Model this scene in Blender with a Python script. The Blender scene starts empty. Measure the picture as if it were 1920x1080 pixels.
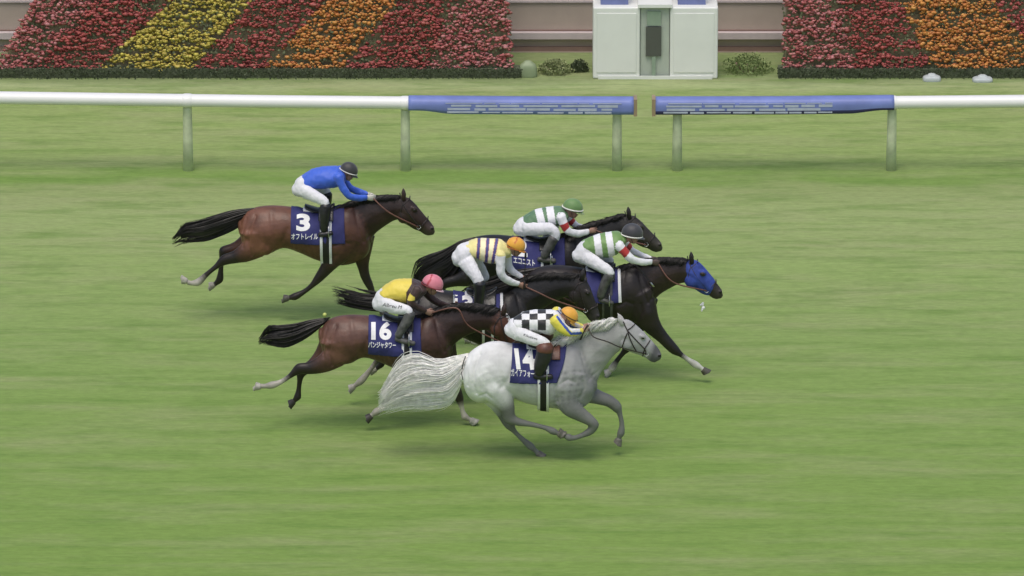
import bpy, bmesh, math, random
from mathutils import Vector, Matrix, noise
from mathutils.bvhtree import BVHTree
from mathutils.kdtree import KDTree
random.seed(7)
R = math.radians
# ------------------------------------------------------------------ camera, sky, sun, exposure
SC = bpy.context.scene
PITCH = R(17.0); DIST = 90.0; FPX = 12420.0
CY, CZ = -DIST*math.cos(PITCH), DIST*math.sin(PITCH)
cd = bpy.data.cameras.new('camera'); cam = bpy.data.objects.new('camera', cd)
SC.collection.objects.link(cam)
cam.location = (0, CY, CZ); cam.rotation_euler = (R(90)-PITCH, 0, 0)
cd.sensor_width = 36.0; cd.lens = FPX/1920*36.0
cd.clip_start = 1.0; cd.clip_end = 2000
SC.camera = cam
SC.render.resolution_x, SC.render.resolution_y = 1920, 1080
SUN_EL, SUN_AZ = R(70), R(195)      # azimuth measured from +Y clockwise
w = bpy.data.worlds.new('World'); SC.world = w; w.use_nodes = True
nt = w.node_tree
sky = nt.nodes.new('ShaderNodeTexSky'); sky.sky_type = 'NISHITA'; sky.sun_disc = False
sky.sun_elevation = SUN_EL; sky.sun_rotation = SUN_AZ; sky.dust_density = 4.0; sky.air_density = 1.0; sky.ozone_density = 0.6
nt.links.new(sky.outputs[0], nt.nodes['Background'].inputs[0])
nt.nodes['Background'].inputs[1].default_value = 0.15
sl = bpy.data.lights.new('sun', 'SUN'); sl.energy = 1.2; sl.angle = R(32); sl.color = (1, .965, .90)
so = bpy.data.objects.new('sun', sl); SC.collection.objects.link(so)
sd = Vector((math.sin(SUN_AZ)*math.cos(SUN_EL), math.cos(SUN_AZ)*math.cos(SUN_EL), math.sin(SUN_EL)))
so.rotation_euler = sd.to_track_quat('Z', 'Y').to_euler(); so.location = (0, -20, 40)
SC.view_settings.view_transform = 'Standard'; SC.view_settings.look = 'None'
SC.view_settings.exposure = 0.0; SC.view_settings.gamma = 1.0

# ------------------------------------------------------------------ survey helpers: photo measurement -> world point on the plane y = Y
COS, SIN = math.cos(PITCH), math.sin(PITCH)
def ray(px, py):
    a, b = (px-960)/FPX, (540-py)/FPX
    return Vector((a, COS + b*SIN, -SIN + b*COS))
def P(px, py, Y):
    d = ray(px, py); t = (Y-CY)/d.y
    return Vector((0, CY, CZ)) + d*t
def G(px, py, z=0.0):
    d = ray(px, py); t = (z-CZ)/d.z
    return Vector((0, CY, CZ)) + d*t
def pr(v):
    q = v - Vector((0, CY, CZ)); dep = q.y*COS - q.z*SIN
    return (960 + FPX*q.x/dep, 540 - FPX*(q.y*SIN + q.z*COS)/dep)
def scale(Y): return FPX/((Y-CY)/COS)
CAMP = Vector((0, CY, CZ))
def lin(c):
    return tuple(((x/255)/12.92 if x/255 <= .04045 else ((x/255+.055)/1.055)**2.4) for x in c)

# ------------------------------------------------------------------ object helpers
def tag(o, label=None, cat=None, group=None, kind=None):
    if label: o['label'] = label
    if cat: o['category'] = cat
    if group: o['group'] = group
    if kind: o['kind'] = kind
    return o
def mesh_obj(name, verts, faces, mats, parent=None, base=None, cols=None, smooth=True, fmat=None):
    me = bpy.data.meshes.new(name)
    b = Vector(base) if base is not None else (Vector(parent['_b']) if parent is not None and '_b' in parent else Vector((0, 0, 0)))
    me.from_pydata([tuple(Vector(v)-b) for v in verts], [], faces)
    for m in (mats if isinstance(mats, (list, tuple)) else [mats]): me.materials.append(m)
    if cols is not None:
        at = me.color_attributes.new('Col', 'FLOAT_COLOR', 'POINT')
        at.data.foreach_set('color', [x for c in cols for x in (c[0], c[1], c[2], 1.0)])
    if fmat: me.polygons.foreach_set('material_index', fmat)
    me.polygons.foreach_set('use_smooth', [smooth]*len(me.polygons))
    me.update()
    o = bpy.data.objects.new(name, me); SC.collection.objects.link(o)
    if parent is not None: o.parent = parent
    elif base is not None: o.location = b
    if base is not None or parent is not None: o['_b'] = tuple(b)
    return o
def empty(name, loc):
    o = bpy.data.objects.new(name, None); SC.collection.objects.link(o); o.location = loc; o['_b'] = tuple(loc)
    o.empty_display_size = .2
    return o
def material(name, color=None, rough=.6, attr=False, var=.15, vscale=8, bump=0, bscale=60, spec=.5, metal=0, sheen=0, stretch=(1, 1, 1), coat=0):
    m = bpy.data.materials.new(name); m.use_nodes = True
    n = m.node_tree; b = n.nodes['Principled BSDF']
    b.inputs['Roughness'].default_value = rough; b.inputs['Metallic'].default_value = metal
    b.inputs['Specular IOR Level'].default_value = spec
    b.inputs['Sheen Weight'].default_value = sheen; b.inputs['Coat Weight'].default_value = coat
    tc = n.nodes.new('ShaderNodeTexCoord'); mp = n.nodes.new('ShaderNodeMapping')
    mp.inputs['Scale'].default_value = stretch
    n.links.new(tc.outputs['Object'], mp.inputs[0])
    nz = n.nodes.new('ShaderNodeTexNoise'); nz.inputs['Scale'].default_value = vscale; nz.inputs['Detail'].default_value = 6
    n.links.new(mp.outputs[0], nz.inputs['Vector'])
    mr = n.nodes.new('ShaderNodeMapRange'); mr.inputs['From Min'].default_value = .3; mr.inputs['From Max'].default_value = .7
    mr.inputs['To Min'].default_value = 1-var; mr.inputs['To Max'].default_value = 1+var
    n.links.new(nz.outputs[0], mr.inputs[0])
    mx = n.nodes.new('ShaderNodeVectorMath'); mx.operation = 'SCALE'
    if attr:
        a = n.nodes.new('ShaderNodeAttribute'); a.attribute_name = 'Col'; n.links.new(a.outputs['Color'], mx.inputs[0])
    else: mx.inputs[0].default_value = color
    n.links.new(mr.outputs[0], mx.inputs['Scale'])
    n.links.new(mx.outputs[0], b.inputs['Base Color'])
    if bump:
        n2 = n.nodes.new('ShaderNodeTexNoise'); n2.inputs['Scale'].default_value = bscale; n2.inputs['Detail'].default_value = 4
        n.links.new(mp.outputs[0], n2.inputs['Vector'])
        bp = n.nodes.new('ShaderNodeBump'); bp.inputs['Strength'].default_value = bump; bp.inputs['Distance'].default_value = .01
        n.links.new(n2.outputs[0], bp.inputs['Height']); n.links.new(bp.outputs[0], b.inputs['Normal'])
    return m

# ------------------------------------------------------------------ lofts
class Acc:
    def __init__(s): s.v = []; s.f = []; s.c = []; s.t = []
def _cr(p0, p1, p2, p3, t):
    return .5*((2*p1) + (p2-p0)*t + (2*p0-5*p1+4*p2-p3)*t*t + (3*p1-p0-3*p2+p3)*t*t*t)
def add_loft(A, nodes, n=20, sub=4, k=0.0, part=0, exp=2.0, k2=0.0):
    """nodes: (centre, axis1, axis2, colour). Rings follow a spline through them; ends are rounded."""
    N = len(nodes); rings = []
    for i in range(N-1):
        i0, i3 = max(i-1, 0), min(i+2, N-1)
        for s in range(sub):
            t = s/sub
            vals = [_cr(nodes[i0][j], nodes[i][j], nodes[i+1][j], nodes[i3][j], t) for j in range(3)]
            c = tuple(nodes[i][3][q]*(1-t) + nodes[i+1][3][q]*t for q in range(3))
            rings.append((vals[0], vals[1], vals[2], c, i+t))
    rings.append((nodes[-1][0], nodes[-1][1], nodes[-1][2], nodes[-1][3], N-1.0))
    def endring(r0, r1, f, g):
        d = (r0[0]-r1[0]); d = d.normalized() if d.length > 1e-6 else Vector((1, 0, 0))
        rr = min(r0[1].length, r0[2].length)
        return (r0[0]+d*rr*g, r0[1]*f, r0[2]*f, r0[3], r0[4])
    rings = [endring(rings[0], rings[1], .45, .6), endring(rings[0], rings[1], .8, .35)] + rings + \
            [endring(rings[-1], rings[-2], .8, .35), endring(rings[-1], rings[-2], .45, .6)]
    base = len(A.v)
    for (c, a1, a2, col, u) in rings:
        for q in range(n):
            ph = 2*math.pi*q/n; cs, sn = math.cos(ph), math.sin(ph)
            if exp != 2.0:
                cs = math.copysign(abs(cs)**(2/exp), cs); sn = math.copysign(abs(sn)**(2/exp), sn)
            kk = 1 - k*max(0, cs) - k2*max(0, -cs)
            A.v.append(c + a1*cs + a2*sn*kk); A.c.append(col); A.t.append((part, u, ph))
    m = len(rings)
    for i in range(m-1):
        for q in range(n):
            a = base+i*n+q; b = base+i*n+(q+1) % n
            A.f.append((a, b, b+n, a+n))
    A.f.append(tuple(base+q for q in reversed(range(n)))); A.f.append(tuple(base+(m-1)*n+q for q in range(n)))
def add_ell(A, c, ax, ay, az, col=(1, 1, 1), part=0, n=14, m=9):
    base = len(A.v)
    for i in range(m+1):
        th = math.pi*i/m
        for q in range(n):
            ph = 2*math.pi*q/n
            A.v.append(c + az*math.cos(th) + ax*math.sin(th)*math.cos(ph) + ay*math.sin(th)*math.sin(ph))
            A.c.append(col); A.t.append((part, 0.0, ph))
    for i in range(m):
        for q in range(n):
            a = base+i*n+q; b = base+i*n+(q+1) % n
            A.f.append((a, a+n, b+n, b))
def remesh(A, voxel, smooth_it=5, factor=.5):
    me = bpy.data.meshes.new('tmp'); me.from_pydata([tuple(v) for v in A.v], [], A.f); me.update()
    o = bpy.data.objects.new('tmp', me); SC.collection.objects.link(o)
    md = o.modifiers.new('r', 'REMESH'); md.mode = 'VOXEL'; md.voxel_size = voxel; md.adaptivity = 0
    if smooth_it:
        ms = o.modifiers.new('s', 'SMOOTH'); ms.iterations = smooth_it; ms.factor = factor
    dg = bpy.context.evaluated_depsgraph_get(); dg.update()
    ev = o.evaluated_get(dg); m2 = ev.to_mesh()
    vs = [Vector(v.co) for v in m2.vertices]; fs = [tuple(p.vertices) for p in m2.polygons]
    ev.to_mesh_clear(); bpy.data.objects.remove(o); bpy.data.meshes.remove(me)
    return vs, fs
def kd_of(A):
    kd = KDTree(len(A.v))
    for i, v in enumerate(A.v): kd.insert(v, i)
    kd.balance(); return kd
def transfer(A, vs, kcount=4):
    kd = kd_of(A); out = []
    for v in vs:
        r = kd.find_n(v, kcount); W = 0; c = [0, 0, 0]
        for _, i, d in r:
            wt = 1/(d*d+1e-5); W += wt
            for q in range(3): c[q] += A.c[i][q]*wt
        out.append((c[0]/W, c[1]/W, c[2]/W))
    return out
def limb(nodes, Yh, cols=None, col=(1, 1, 1), lat=1.0, mirror=False):
    """nodes (px, py, r_px, yoff[, lat]) -> loft nodes, axis1 in the x-z plane across the limb."""
    pts = [P(q[0], q[1], Yh+q[3]) for q in nodes]; out = []
    for i, q in enumerate(nodes):
        a = pts[max(i-1, 0)]; b = pts[min(i+1, len(pts)-1)]; d = b-a
        nrm = Vector((-d.z, 0, d.x)); nrm = nrm.normalized() if nrm.length > 1e-6 else Vector((0, 0, 1))
        if nrm.z < 0: nrm = -nrm
        if abs(nrm.z) < .25 and i > 0 and nrm.dot(out[-1][1]) < 0: nrm = -nrm
        r = q[2]/scale(Yh); l = q[4] if len(q) > 4 else lat
        c = cols[i] if cols else col
        ctr = pts[i].copy()
        if mirror: ctr.y = 2*Yh-ctr.y
        out.append((ctr, nrm*r, Vector((0, r*l, 0)), c))
    for i in range(1, len(out)):
        if out[i][1].dot(out[i-1][1]) < 0: out[i] = (out[i][0], -out[i][1], out[i][2], out[i][3])
    return out
def slab(stations, Yh, cols=None, col=(1, 1, 1)):
    """stations ((topx,topy),(botx,boty),halfwidth m)"""
    out = []
    for i, (t, b, wd) in enumerate(stations):
        T, B = P(t[0], t[1], Yh), P(b[0], b[1], Yh)
        out.append(((T+B)/2, (T-B)/2, Vector((0, wd, 0)), cols[i] if cols else col))
    return out
def tube(pts, r, n=6, taper=None):
    V, F = [], []
    for i, p in enumerate(pts):
        d = (pts[min(i+1, len(pts)-1)] - pts[max(i-1, 0)]).normalized()
        a = d.orthogonal().normalized() if abs(d.z) > .9 else d.cross(Vector((0, 0, 1))).normalized()
        b = d.cross(a)
        rr = r*(taper[i] if taper else 1)
        for q in range(n):
            ph = 2*math.pi*q/n; V.append(p + a*rr*math.cos(ph) + b*rr*math.sin(ph))
    for i in range(len(pts)-1):
        for q in range(n):
            F.append((i*n+q, i*n+(q+1) % n, (i+1)*n+(q+1) % n, (i+1)*n+q))
    F.append(tuple(reversed(range(n)))); F.append(tuple((len(pts)-1)*n+q for q in range(n)))
    return V, F
def cat(parts):
    V, F = [], []
    for v, f in parts:
        b = len(V); V += v; F += [tuple(i+b for i in x) for x in f]
    return V, F
def resample(pts, n):
    L = [0]
    for i in range(1, len(pts)): L.append(L[-1]+(pts[i]-pts[i-1]).length)
    out = []; j = 0
    for k in range(n):
        s = L[-1]*k/(n-1)
        while j < len(L)-2 and L[j+1] < s: j += 1
        t = (s-L[j])/max(L[j+1]-L[j], 1e-9)
        i0, i3 = max(j-1, 0), min(j+2, len(pts)-1)
        out.append(_cr(pts[i0], pts[j], pts[j+1], pts[i3], min(max(t, 0), 1)))
    return out
def box(x0, x1, y0, y1, z0, z1):
    V = [Vector((x, y, z)) for x in (x0, x1) for y in (y0, y1) for z in (z0, z1)]
    return V, [(0, 1, 3, 2), (4, 6, 7, 5), (0, 4, 5, 1), (2, 3, 7, 6), (0, 2, 6, 4), (1, 5, 7, 3)]

# ------------------------------------------------------------------ materials
M_coat = material('horse_coat', attr=True, rough=.42, var=.32, vscale=6, bump=.35, bscale=38, spec=.36, coat=.02)
M_grey = material('grey_coat', attr=True, rough=.6, var=.13, vscale=7, bump=.3, bscale=40, spec=.25)
M_blackhair = material('black_hair', (.014, .012, .011), rough=.45, var=.4, vscale=20)
M_brownhair = material('dark_brown_hair', (.020, .015, .013), rough=.45, var=.4, vscale=20)
def translucent(m, fac):
    n = m.node_tree; b = n.nodes['Principled BSDF']; out = n.nodes['Material Output']; tr = n.nodes.new('ShaderNodeBsdfTranslucent'); mx = n.nodes.new('ShaderNodeMixShader')
    n.links.new(b.inputs['Base Color'].links[0].from_socket, tr.inputs[0]); mx.inputs[0].default_value = fac
    n.links.new(b.outputs[0], mx.inputs[1]); n.links.new(tr.outputs[0], mx.inputs[2]); n.links.new(mx.outputs[0], out.inputs[0])
    return m
M_whitehair = material('white_hair', (.92, .91, .87), rough=.8, var=.15, vscale=20)
M_silk = material('racing_silk', attr=True, rough=.5, var=.05, vscale=10, bump=.6, bscale=16, spec=.4, sheen=.2)
M_breech = material('white_breeches', (.74, .74, .76), rough=.6, var=.05, vscale=12, bump=.6, bscale=18, spec=.3)
M_skin = material('skin', attr=True, rough=.55, var=.1, vscale=20)
M_boot = material('black_boot_leather', (.018, .018, .019), rough=.32, var=.3, vscale=14, bump=.5, bscale=25)
M_bootgrey = material('dusty_boot_leather', (.085, .085, .08), rough=.45, var=.5, vscale=14, bump=.5, bscale=25)
M_cuff = material('brown_leather', (.12, .045, .03), rough=.45, var=.3, vscale=14)
M_blue = material('navy_saddlecloth', lin((48, 50, 104)), rough=.8, var=.12, vscale=9, bump=.5, bscale=22)
M_white = material('white_cloth', (.78, .78, .78), rough=.7, var=.05)
M_print = material('white_print', (.84, .84, .84), rough=.7, var=.03)
M_black = material('black_webbing', (.012, .012, .013), rough=.6, var=.2)
M_rein = material('brown_rein', (.15, .068, .048), rough=.55, var=.25)
M_darkrein = material('dark_leather', (.03, .022, .02), rough=.45, var=.25)
M_steel = material('bit_steel', (.6, .6, .6), rough=.3, metal=1.0, var=.1)
M_hoof = material('hoof_horn', attr=True, rough=.5, var=.25, vscale=30)
M_eye = material('eye', (.01, .008, .007), rough=.1, var=0)
M_hood = material('blue_hood', lin((50, 70, 150)), rough=.75, var=.3, vscale=12, bump=.5, bscale=25)
M_ink = material('black_ink', (.02, .02, .02), rough=.6, var=.2)

# ------------------------------------------------------------------ horse template, surveyed on the bay horse at the rail side
DX = (0, 0)
T_TORSO = [((452,410),(452,445),.10),((462,397),(458,470),.19),((480,389),(480,480),.25),((505,386),(505,474),.28),((532,387),(532,464),.27),
           ((560,391),(560,472),.285),((590,395),(590,485),.30),((612,394),(612,492),.29),((636,388),(636,497),.26),((655,384),(660,494),.24),
           ((668,388),(680,486),.21),((680,400),(692,472),.17),((690,428),(695,455),.09)]
T_NECK = [((634,387),(690,466),.15),((660,380),(695,450),.125),((685,372),(706,436),.105),((712,368),(722,424),.09),((735,366),(738,414),.082),((748,368),(750,411),.078)]
T_HEAD = [((749,369),(745,405),.07),((764,370),(752,416),.092),((776,379),(765,423),.095),((789,394),(776,430),.078),((799,406),(787,434),.062),
          ((807,415),(796,440),.056),((813,424),(803,442),.052),((815,431),(809,441),.034)]
T_EYE = (777, 391); T_NOST = (810, 427); T_EAR = ((757,369),(756,355)); T_JAW = (757, 404)
T_NH = [(482,432,34,-.11,.62),(486,456,29,-.14,.6),(462,473,19,-.14,.7),(441,482,12.5,-.13,.8),(420,488,9,-.12,.8),(405,500,6.3,-.12),(388,514,5.2,-.12),(372,529,5.8,-.12),(358,531,4.6,-.12),(347,527,6.4,-.12),(338,523,6.2,-.12)]
T_FH = [(480,435,32,.11,.62),(465,455,20,.13,.7),(440,466,12,.13,.8),(419,472,9,.12,.8),(416,487,6.3,.12),(414,506,5,.12),(412,524,5.6,.12),(404,532,4.5,.12),(396,537,6,.12),(390,539,6,.12)]
T_NF = [(656,440,34,-.12,.5),(638,470,24,-.14,.55),(622,490,16,-.14,.75),(609,507,10.5,-.13,.8),(596,523,7.6,-.12),(584,536,5.4,-.12),(570,547,4.9,-.12),(553,556,5.6,-.12),(543,558,4.5,-.12),(534,560,6.2,-.12),(528,561,6.4,-.12)]
T_FF = [(672,448,32,.12,.5),(678,478,18,.13,.7),(681,500,11,.12,.8),(685,518,8.2,.12),(692,533,7,.12),(699,548,5.2,.12),(706,562,4.9,.12),(710,571,5.6,.12),(714,578,4.6,.12),(719,586,6.4,.12),(722,590,6.6,.12)]
T_TAIL = [((486,390),(474,402)),((440,397),(446,425)),((410,406),(415,440)),((375,418),(385,450)),((345,425),(350,452)),((332,438),(335,452))]
T_MANE = [(638,386),(660,380),(685,371),(712,367),(735,365),(750,366)]
T_BRIDLE = dict(straps=[[(749,366),(755,380),(765,398),(778,415),(786,425)],[(769,372),(762,378),(756,384)],[(803,410),(794,419),(788,431)],[(755,382),(751,400),(756,416)]], bit=(785,426))

BUMPS = [(488,420,20,22,.016),(505,462,11,13,.016),(460,432,8,26,.012),(651,415,10,26,.015),(638,462,14,13,.022),(683,468,10,12,.018),(572,432,28,24,.007),(700,392,24,8,.007),(708,416,22,7,.009),(540,402,14,10,.008)]
GROOVES = [([(480,400),(470,425),(467,450),(473,470)],3.0,.015),([(463,405),(457,430),(457,456)],2.5,.010),([(666,392),(673,420),(683,446)],3.4,.014),([(622,430),(619,460),(623,484)],4.2,.014),
           ([(655,448),(642,442),(628,450)],3.0,.009),([(520,457),(532,440),(541,420)],5.0,.012),([(690,441),(715,423),(738,408)],3.0,.010),([(509,396),(513,420),(520,444)],5.0,.009),
           ([(665,480),(672,462),(670,448)],3.0,.010),([(640,395),(636,415),(630,432)],3.0,.007),([(500,476),(492,468),(480,474)],3.0,.009)]
GROOVES += [([(552+9*k,425),(549+9*k,450),(553+9*k,472)],1.8,.0035) for k in range(7)]
def sculpt(H, vs, fs, dx, dy, own):
    nn = mesh_normals(vs, fs)
    for i, v in enumerate(vs):
        a = abs(v.y-H.Y)
        if a < .05: continue
        q = pr(Vector((v.x, H.Y, v.z)))
        if own: X, Y_ = 449+(q[0]-869)*.988, q[1]-258
        else: X, Y_ = q[0]-dx, q[1]-dy
        if X < 440 or X > 745 or Y_ > 500: continue
        k = min(1, (a-.05)/.06); d = 0
        for cx, cy, sx, sy, am in BUMPS:
            e = ((X-cx)/sx)**2+((Y_-cy)/sy)**2
            if e < 6: d += am*math.exp(-e)
        for pts, w_, am in GROOVES:
            if X < min(p[0] for p in pts)-14 or X > max(p[0] for p in pts)+14: continue
            dd = pl_d((X, Y_), pts)
            if dd < w_*2.6: d -= am*math.exp(-(dd/w_)**2)
        d += .0022*noise.noise(v*6)
        vs[i] = v+nn[i]*d*k*1.05
def pl_d(p, pts):
    best = 1e9
    for a, b in zip(pts[:-1], pts[1:]):
        L2 = (b[0]-a[0])**2+(b[1]-a[1])**2; t = max(0, min(1, ((p[0]-a[0])*(b[0]-a[0])+(p[1]-a[1])*(b[1]-a[1]))/L2))
        best = min(best, math.hypot(p[0]-a[0]-(b[0]-a[0])*t, p[1]-a[1]-(b[1]-a[1])*t))
    return best
class Horse: pass
def build_horse(key, groundpx, dx=0, dy=0, head=(0, 0, 0), coat=None, mat=M_coat, hair=M_blackhair, label='', over=None, seed=1, maneh=1.0):
    over = over or {}
    Yh = G(960, groundpx).y
    H = Horse(); H.Y = Yh; H.s = scale(Yh)
    own = over.get('own', False)
    pole = T_NECK[-1][0]
    def bt(p, w_=0.0):
        if own: return p
        x, y = p[0]+dx, p[1]+dy
        if w_ > 0:
            ax, ay = pole[0]+dx, pole[1]+dy+20
            a = R(head[2])*w_; X, Y_ = x-ax, y-ay
            x = ax + X*math.cos(a) - Y_*math.sin(a) + head[0]*w_; y = ay + X*math.sin(a) + Y_*math.cos(a) + head[1]*w_
        return (x, y)
    H.bt = bt
    torso = over.get('torso', T_TORSO); neck = over.get('neck', T_NECK); hd = over.get('head', T_HEAD)
    torso = [(bt(a), bt(b), w_) for a, b, w_ in torso]
    nn = len(neck)-1
    neck = [(bt(a, (i/nn)**1.2), bt(b, (i/nn)**1.2), w_) for i, (a, b, w_) in enumerate(neck)]
    hd = [(bt(a, 1), bt(b, 1), w_) for a, b, w_ in hd]
    def lg(k, T):
        if k in over: return over[k]
        return [(q[0]+dx, q[1]+dy)+tuple(q[2:]) for q in T]
    NH, FH, NF, FF = lg('nh', T_NH), lg('fh', T_FH), lg('nf', T_NF), lg('ff', T_FF)
    hoofspec = []
    def joints(L, hind):
        L = [tuple(q) for q in L]; n_ = len(L)
        tip, ho, pa, fe = L[-1], L[-2], L[-3], L[-4]
        out = []
        for i, q in enumerate(L[:-2]):
            r = q[2]
            if i == n_-3: r = 4.6
            elif i == n_-4: r = 7.2
            elif i == n_-5: r = 4.9
            elif i >= n_-7 and r < 7: r = 5.2
            elif 6.8 < r < 11: r = r*1.12
            out.append((q[0], q[1], r)+q[3:])
        ctr = ((ho[0]+pa[0])/2, (ho[1]+pa[1])/2)
        out.append((ctr[0], ctr[1], 5.2, ho[3]))
        hoofspec.append((pa, ho, tip))
        return out
    NH, FH, NF, FF = joints(NH, 1), joints(FH, 1), joints(NF, 0), joints(FF, 0)
    c = coat
    A = Acc()
    n = len(torso)
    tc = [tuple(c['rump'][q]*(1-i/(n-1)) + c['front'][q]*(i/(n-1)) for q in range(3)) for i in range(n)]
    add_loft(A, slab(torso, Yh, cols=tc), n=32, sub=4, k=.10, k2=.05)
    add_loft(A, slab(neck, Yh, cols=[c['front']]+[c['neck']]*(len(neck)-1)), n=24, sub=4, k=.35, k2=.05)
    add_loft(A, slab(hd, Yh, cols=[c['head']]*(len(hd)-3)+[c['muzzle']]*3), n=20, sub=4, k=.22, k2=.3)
    def legcols(L, upper, lower, sock, hoofc):
        m = len(L); out = []
        for i in range(m):
            if i >= m-sock+1: out.append(c['sock'])
            elif i <= 1: out.append(upper)
            elif i == 2: out.append(tuple(upper[q]*.55+lower[q]*.45 for q in range(3)))
            else: out.append(lower)
        return out
    socks = c['socks']   # near hind, far hind, near fore, far fore : how many nodes are white (incl. hoof)
    hc = c.get('hoofs', [c['hoof']]*4)
    for L, up, sk, hh in ((NH, c['rump'], socks[0], hc[0]), (FH, c['rump'], socks[1], hc[1]), (NF, c['front'], socks[2], hc[2]), (FF, c['front'], socks[3], hc[3])):
        add_loft(A, limb(L, Yh, cols=legcols(L, up, c['leg'], sk, hh)), n=14, sub=4)
    # cheek, brow, nostril
    jw = bt(over.get('jaw', T_JAW), 1); ey = bt(over.get('eye', T_EYE), 1); ns = bt(over.get('nost', T_NOST), 1)
    e0, e1 = over.get('ear', T_EAR); e0, e1 = bt(e0, 1), bt(e1, 1)
    for sg in (-1, 1):
        q = P(jw[0], jw[1], Yh); q.y += sg*.05
        add_ell(A, q, Vector((13/H.s, 0, 0)), Vector((0, .045, 0)), Vector((0, 0, 14/H.s)), c['head'])
        q = P(ey[0], ey[1]-2, Yh); q.y += sg*.07
        add_ell(A, q, Vector((6/H.s, 0, -3/H.s)), Vector((0, .025, 0)), Vector((2/H.s, 0, 4/H.s)), c['head'])
        q = P(ns[0], ns[1], Yh); q.y += sg*.035
        add_ell(A, q, Vector((4.5/H.s, 0, 0)), Vector((0, .02, 0)), Vector((0, 0, 4/H.s)), c['muzzle'])
        b0, b1 = P(e0[0], e0[1]+3, Yh), P(e1[0], e1[1], Yh)
        d = b1-b0; side = Vector((d.z, 0, -d.x)).normalized()
        es = []
        for t, r1, r2 in ((0, .030, .022), (.35, .036, .024), (.7, .026, .016), (1, .007, .006)):
            p = b0 + d*t; p.y = Yh + sg*(.055+.02*t)
            es.append((p, side*r1, Vector((0, r2, 0)), c['ear']))
        add_loft(A, es, n=10, sub=3)
    vs, fs = remesh(A, .0100, 9)
    cols = transfer(A, vs)
    sculpt(H, vs, fs, dx, dy, own)
    # painted marks of the coat: nostril, eye rim, blaze
    marks = [(P(ns[0]+.5, ns[1], Yh), .05, .018, (.012, .01, .01))]
    for i, v in enumerate(vs):
        q = v.copy()
        dxn = (q-marks[0][0]); 
        if abs(dxn.x) < .02 and abs(dxn.z) < .014 and abs(dxn.y) > .028: cols[i] = marks[0][3]
    for (bp, br, bc) in over.get('blaze', []):
        b3 = P(bp[0], bp[1], Yh)
        for i, v in enumerate(vs):
            if (Vector((v.x, 0, v.z))-Vector((b3.x, 0, b3.z))).length < br and abs(v.y-Yh) < .05: cols[i] = bc
    # muscle relief and soft skin folds
    bx = P(torso[6][0][0], groundpx, Yh).x
    base = Vector((bx, Yh, 0))
    body = mesh_obj('racehorse', vs, fs, mat, base=base, cols=cols)
    for f in body.data.polygons: pass
    tag(body, label, 'horse', 'racehorses galloping over the turf')
    H.body = body; H.bvh = BVHTree.FromPolygons(vs, fs); H.base = base
    At = Acc(); add_loft(At, slab(torso, Yh, cols=tc), n=32, sub=4, k=.10, k2=.05); H.tb = BVHTree.FromPolygons(At.v, At.f)
    H.torso = torso; H.neck = neck; H.headst = hd
    # hooves : a truncated cone with a flat sole
    for (pa, ho, tip), hcol in zip(hoofspec, hc):
        a, b_ = P(pa[0], pa[1], Yh+pa[3]), P(tip[0], tip[1], Yh+tip[3]); d = (b_-a).normalized(); a = b_-d*.085 if (b_-a).length > .085 else a
        nrm = Vector((-d.z, 0, d.x)); 
        if nrm.x < 0: nrm = -nrm            # toe side
        V, F = [], []; n_ = 18
        for (t, rt, rl) in ((-.012, .030, .030), (0, .043, .041), (.03, .049, .047), (.066, .058, .056), (.070, .052, .050), (.070, .0, .0)):
            for q in range(n_):
                ph = 2*math.pi*q/n_; cs, sn = math.cos(ph), math.sin(ph)
                lean = .022*cs*min(1, max(0, t)/.07)
                V.append(a + d*(t+lean) + nrm*rt*cs + Vector((0, rl*sn, 0)))
        for i in range(5):
            for q in range(n_): F.append((i*n_+q, i*n_+(q+1) % n_, (i+1)*n_+(q+1) % n_, (i+1)*n_+q))
        mesh_obj('hoof', V, F, M_hoof, body, cols=[hcol]*len(V), smooth=False)
    # eyes
    for sg in (-1, 1):
        A2 = Acc(); q = P(ey[0], ey[1], Yh)
        hit = H.bvh.ray_cast(Vector((q.x, Yh+sg*1.0, q.z)), Vector((0, -sg, 0)))
        if hit[0]:
            add_ell(A2, hit[0]-Vector((0, sg*.004, 0)), Vector((.019, 0, -.006)), Vector((0, .011, 0)), Vector((.004, 0, .013)))
            mesh_obj('eye', A2.v, A2.f, M_eye, body)
    # tail
    rnd = random.Random(seed)
    tl = over.get('tail'); tl = tl if tl else [(bt(a), bt(b)) for a, b in T_TAIL]
    spread = over.get('tailspread', .06); cnt = over.get('tailcount', 1500)
    parts = []
    ns_ = len(tl); nlock = over.get('locks', 46); per = cnt//nlock; wis = over.get('wisp', .10)
    for k in range(nlock):
        f0 = rnd.random(); f1 = f0+rnd.gauss(0, .10)+(.0 if rnd.random() < .8 else rnd.choice((-wis, wis))); y1 = rnd.uniform(-1, 1)
        LL = rnd.uniform(.86, 1.08) if rnd.random() < .72 else rnd.uniform(.55, .9)
        wob = rnd.uniform(0, 6.28); wa = rnd.uniform(.002, .013); curl = rnd.gauss(0, over.get('curl', .022))
        for m in range(per):
            length = LL*rnd.uniform(.72, 1.06); df = rnd.gauss(0, .032); dy_ = rnd.gauss(0, .25); wb2 = rnd.uniform(0, 6.28); pts = []
            for i in range(ns_):
                t = i/(ns_-1); f = f0*(1-t)+f1*t+df*(1.1+over.get('fan', 0)*t)
                a, b = tl[i]; x, y = a[0]*(1-f)+b[0]*f, a[1]*(1-f)+b[1]*f
                w_ = min(1, t*2.2+.12)
                p = P(x, y, Yh + (y1+dy_)*spread*w_*(1.25-.5*t)*(1-min(1, abs(f-.5))*.9)); p.z += wa*math.sin(t*8+wob)*t+curl*t*t+.007*t*math.sin(t*9+wb2)
                p.x += wa*math.cos(t*6+wob)*t
                pts.append(p)
            full = resample(pts, 14); keep = full[:max(4, int(round(14*min(1, length))))]
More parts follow.
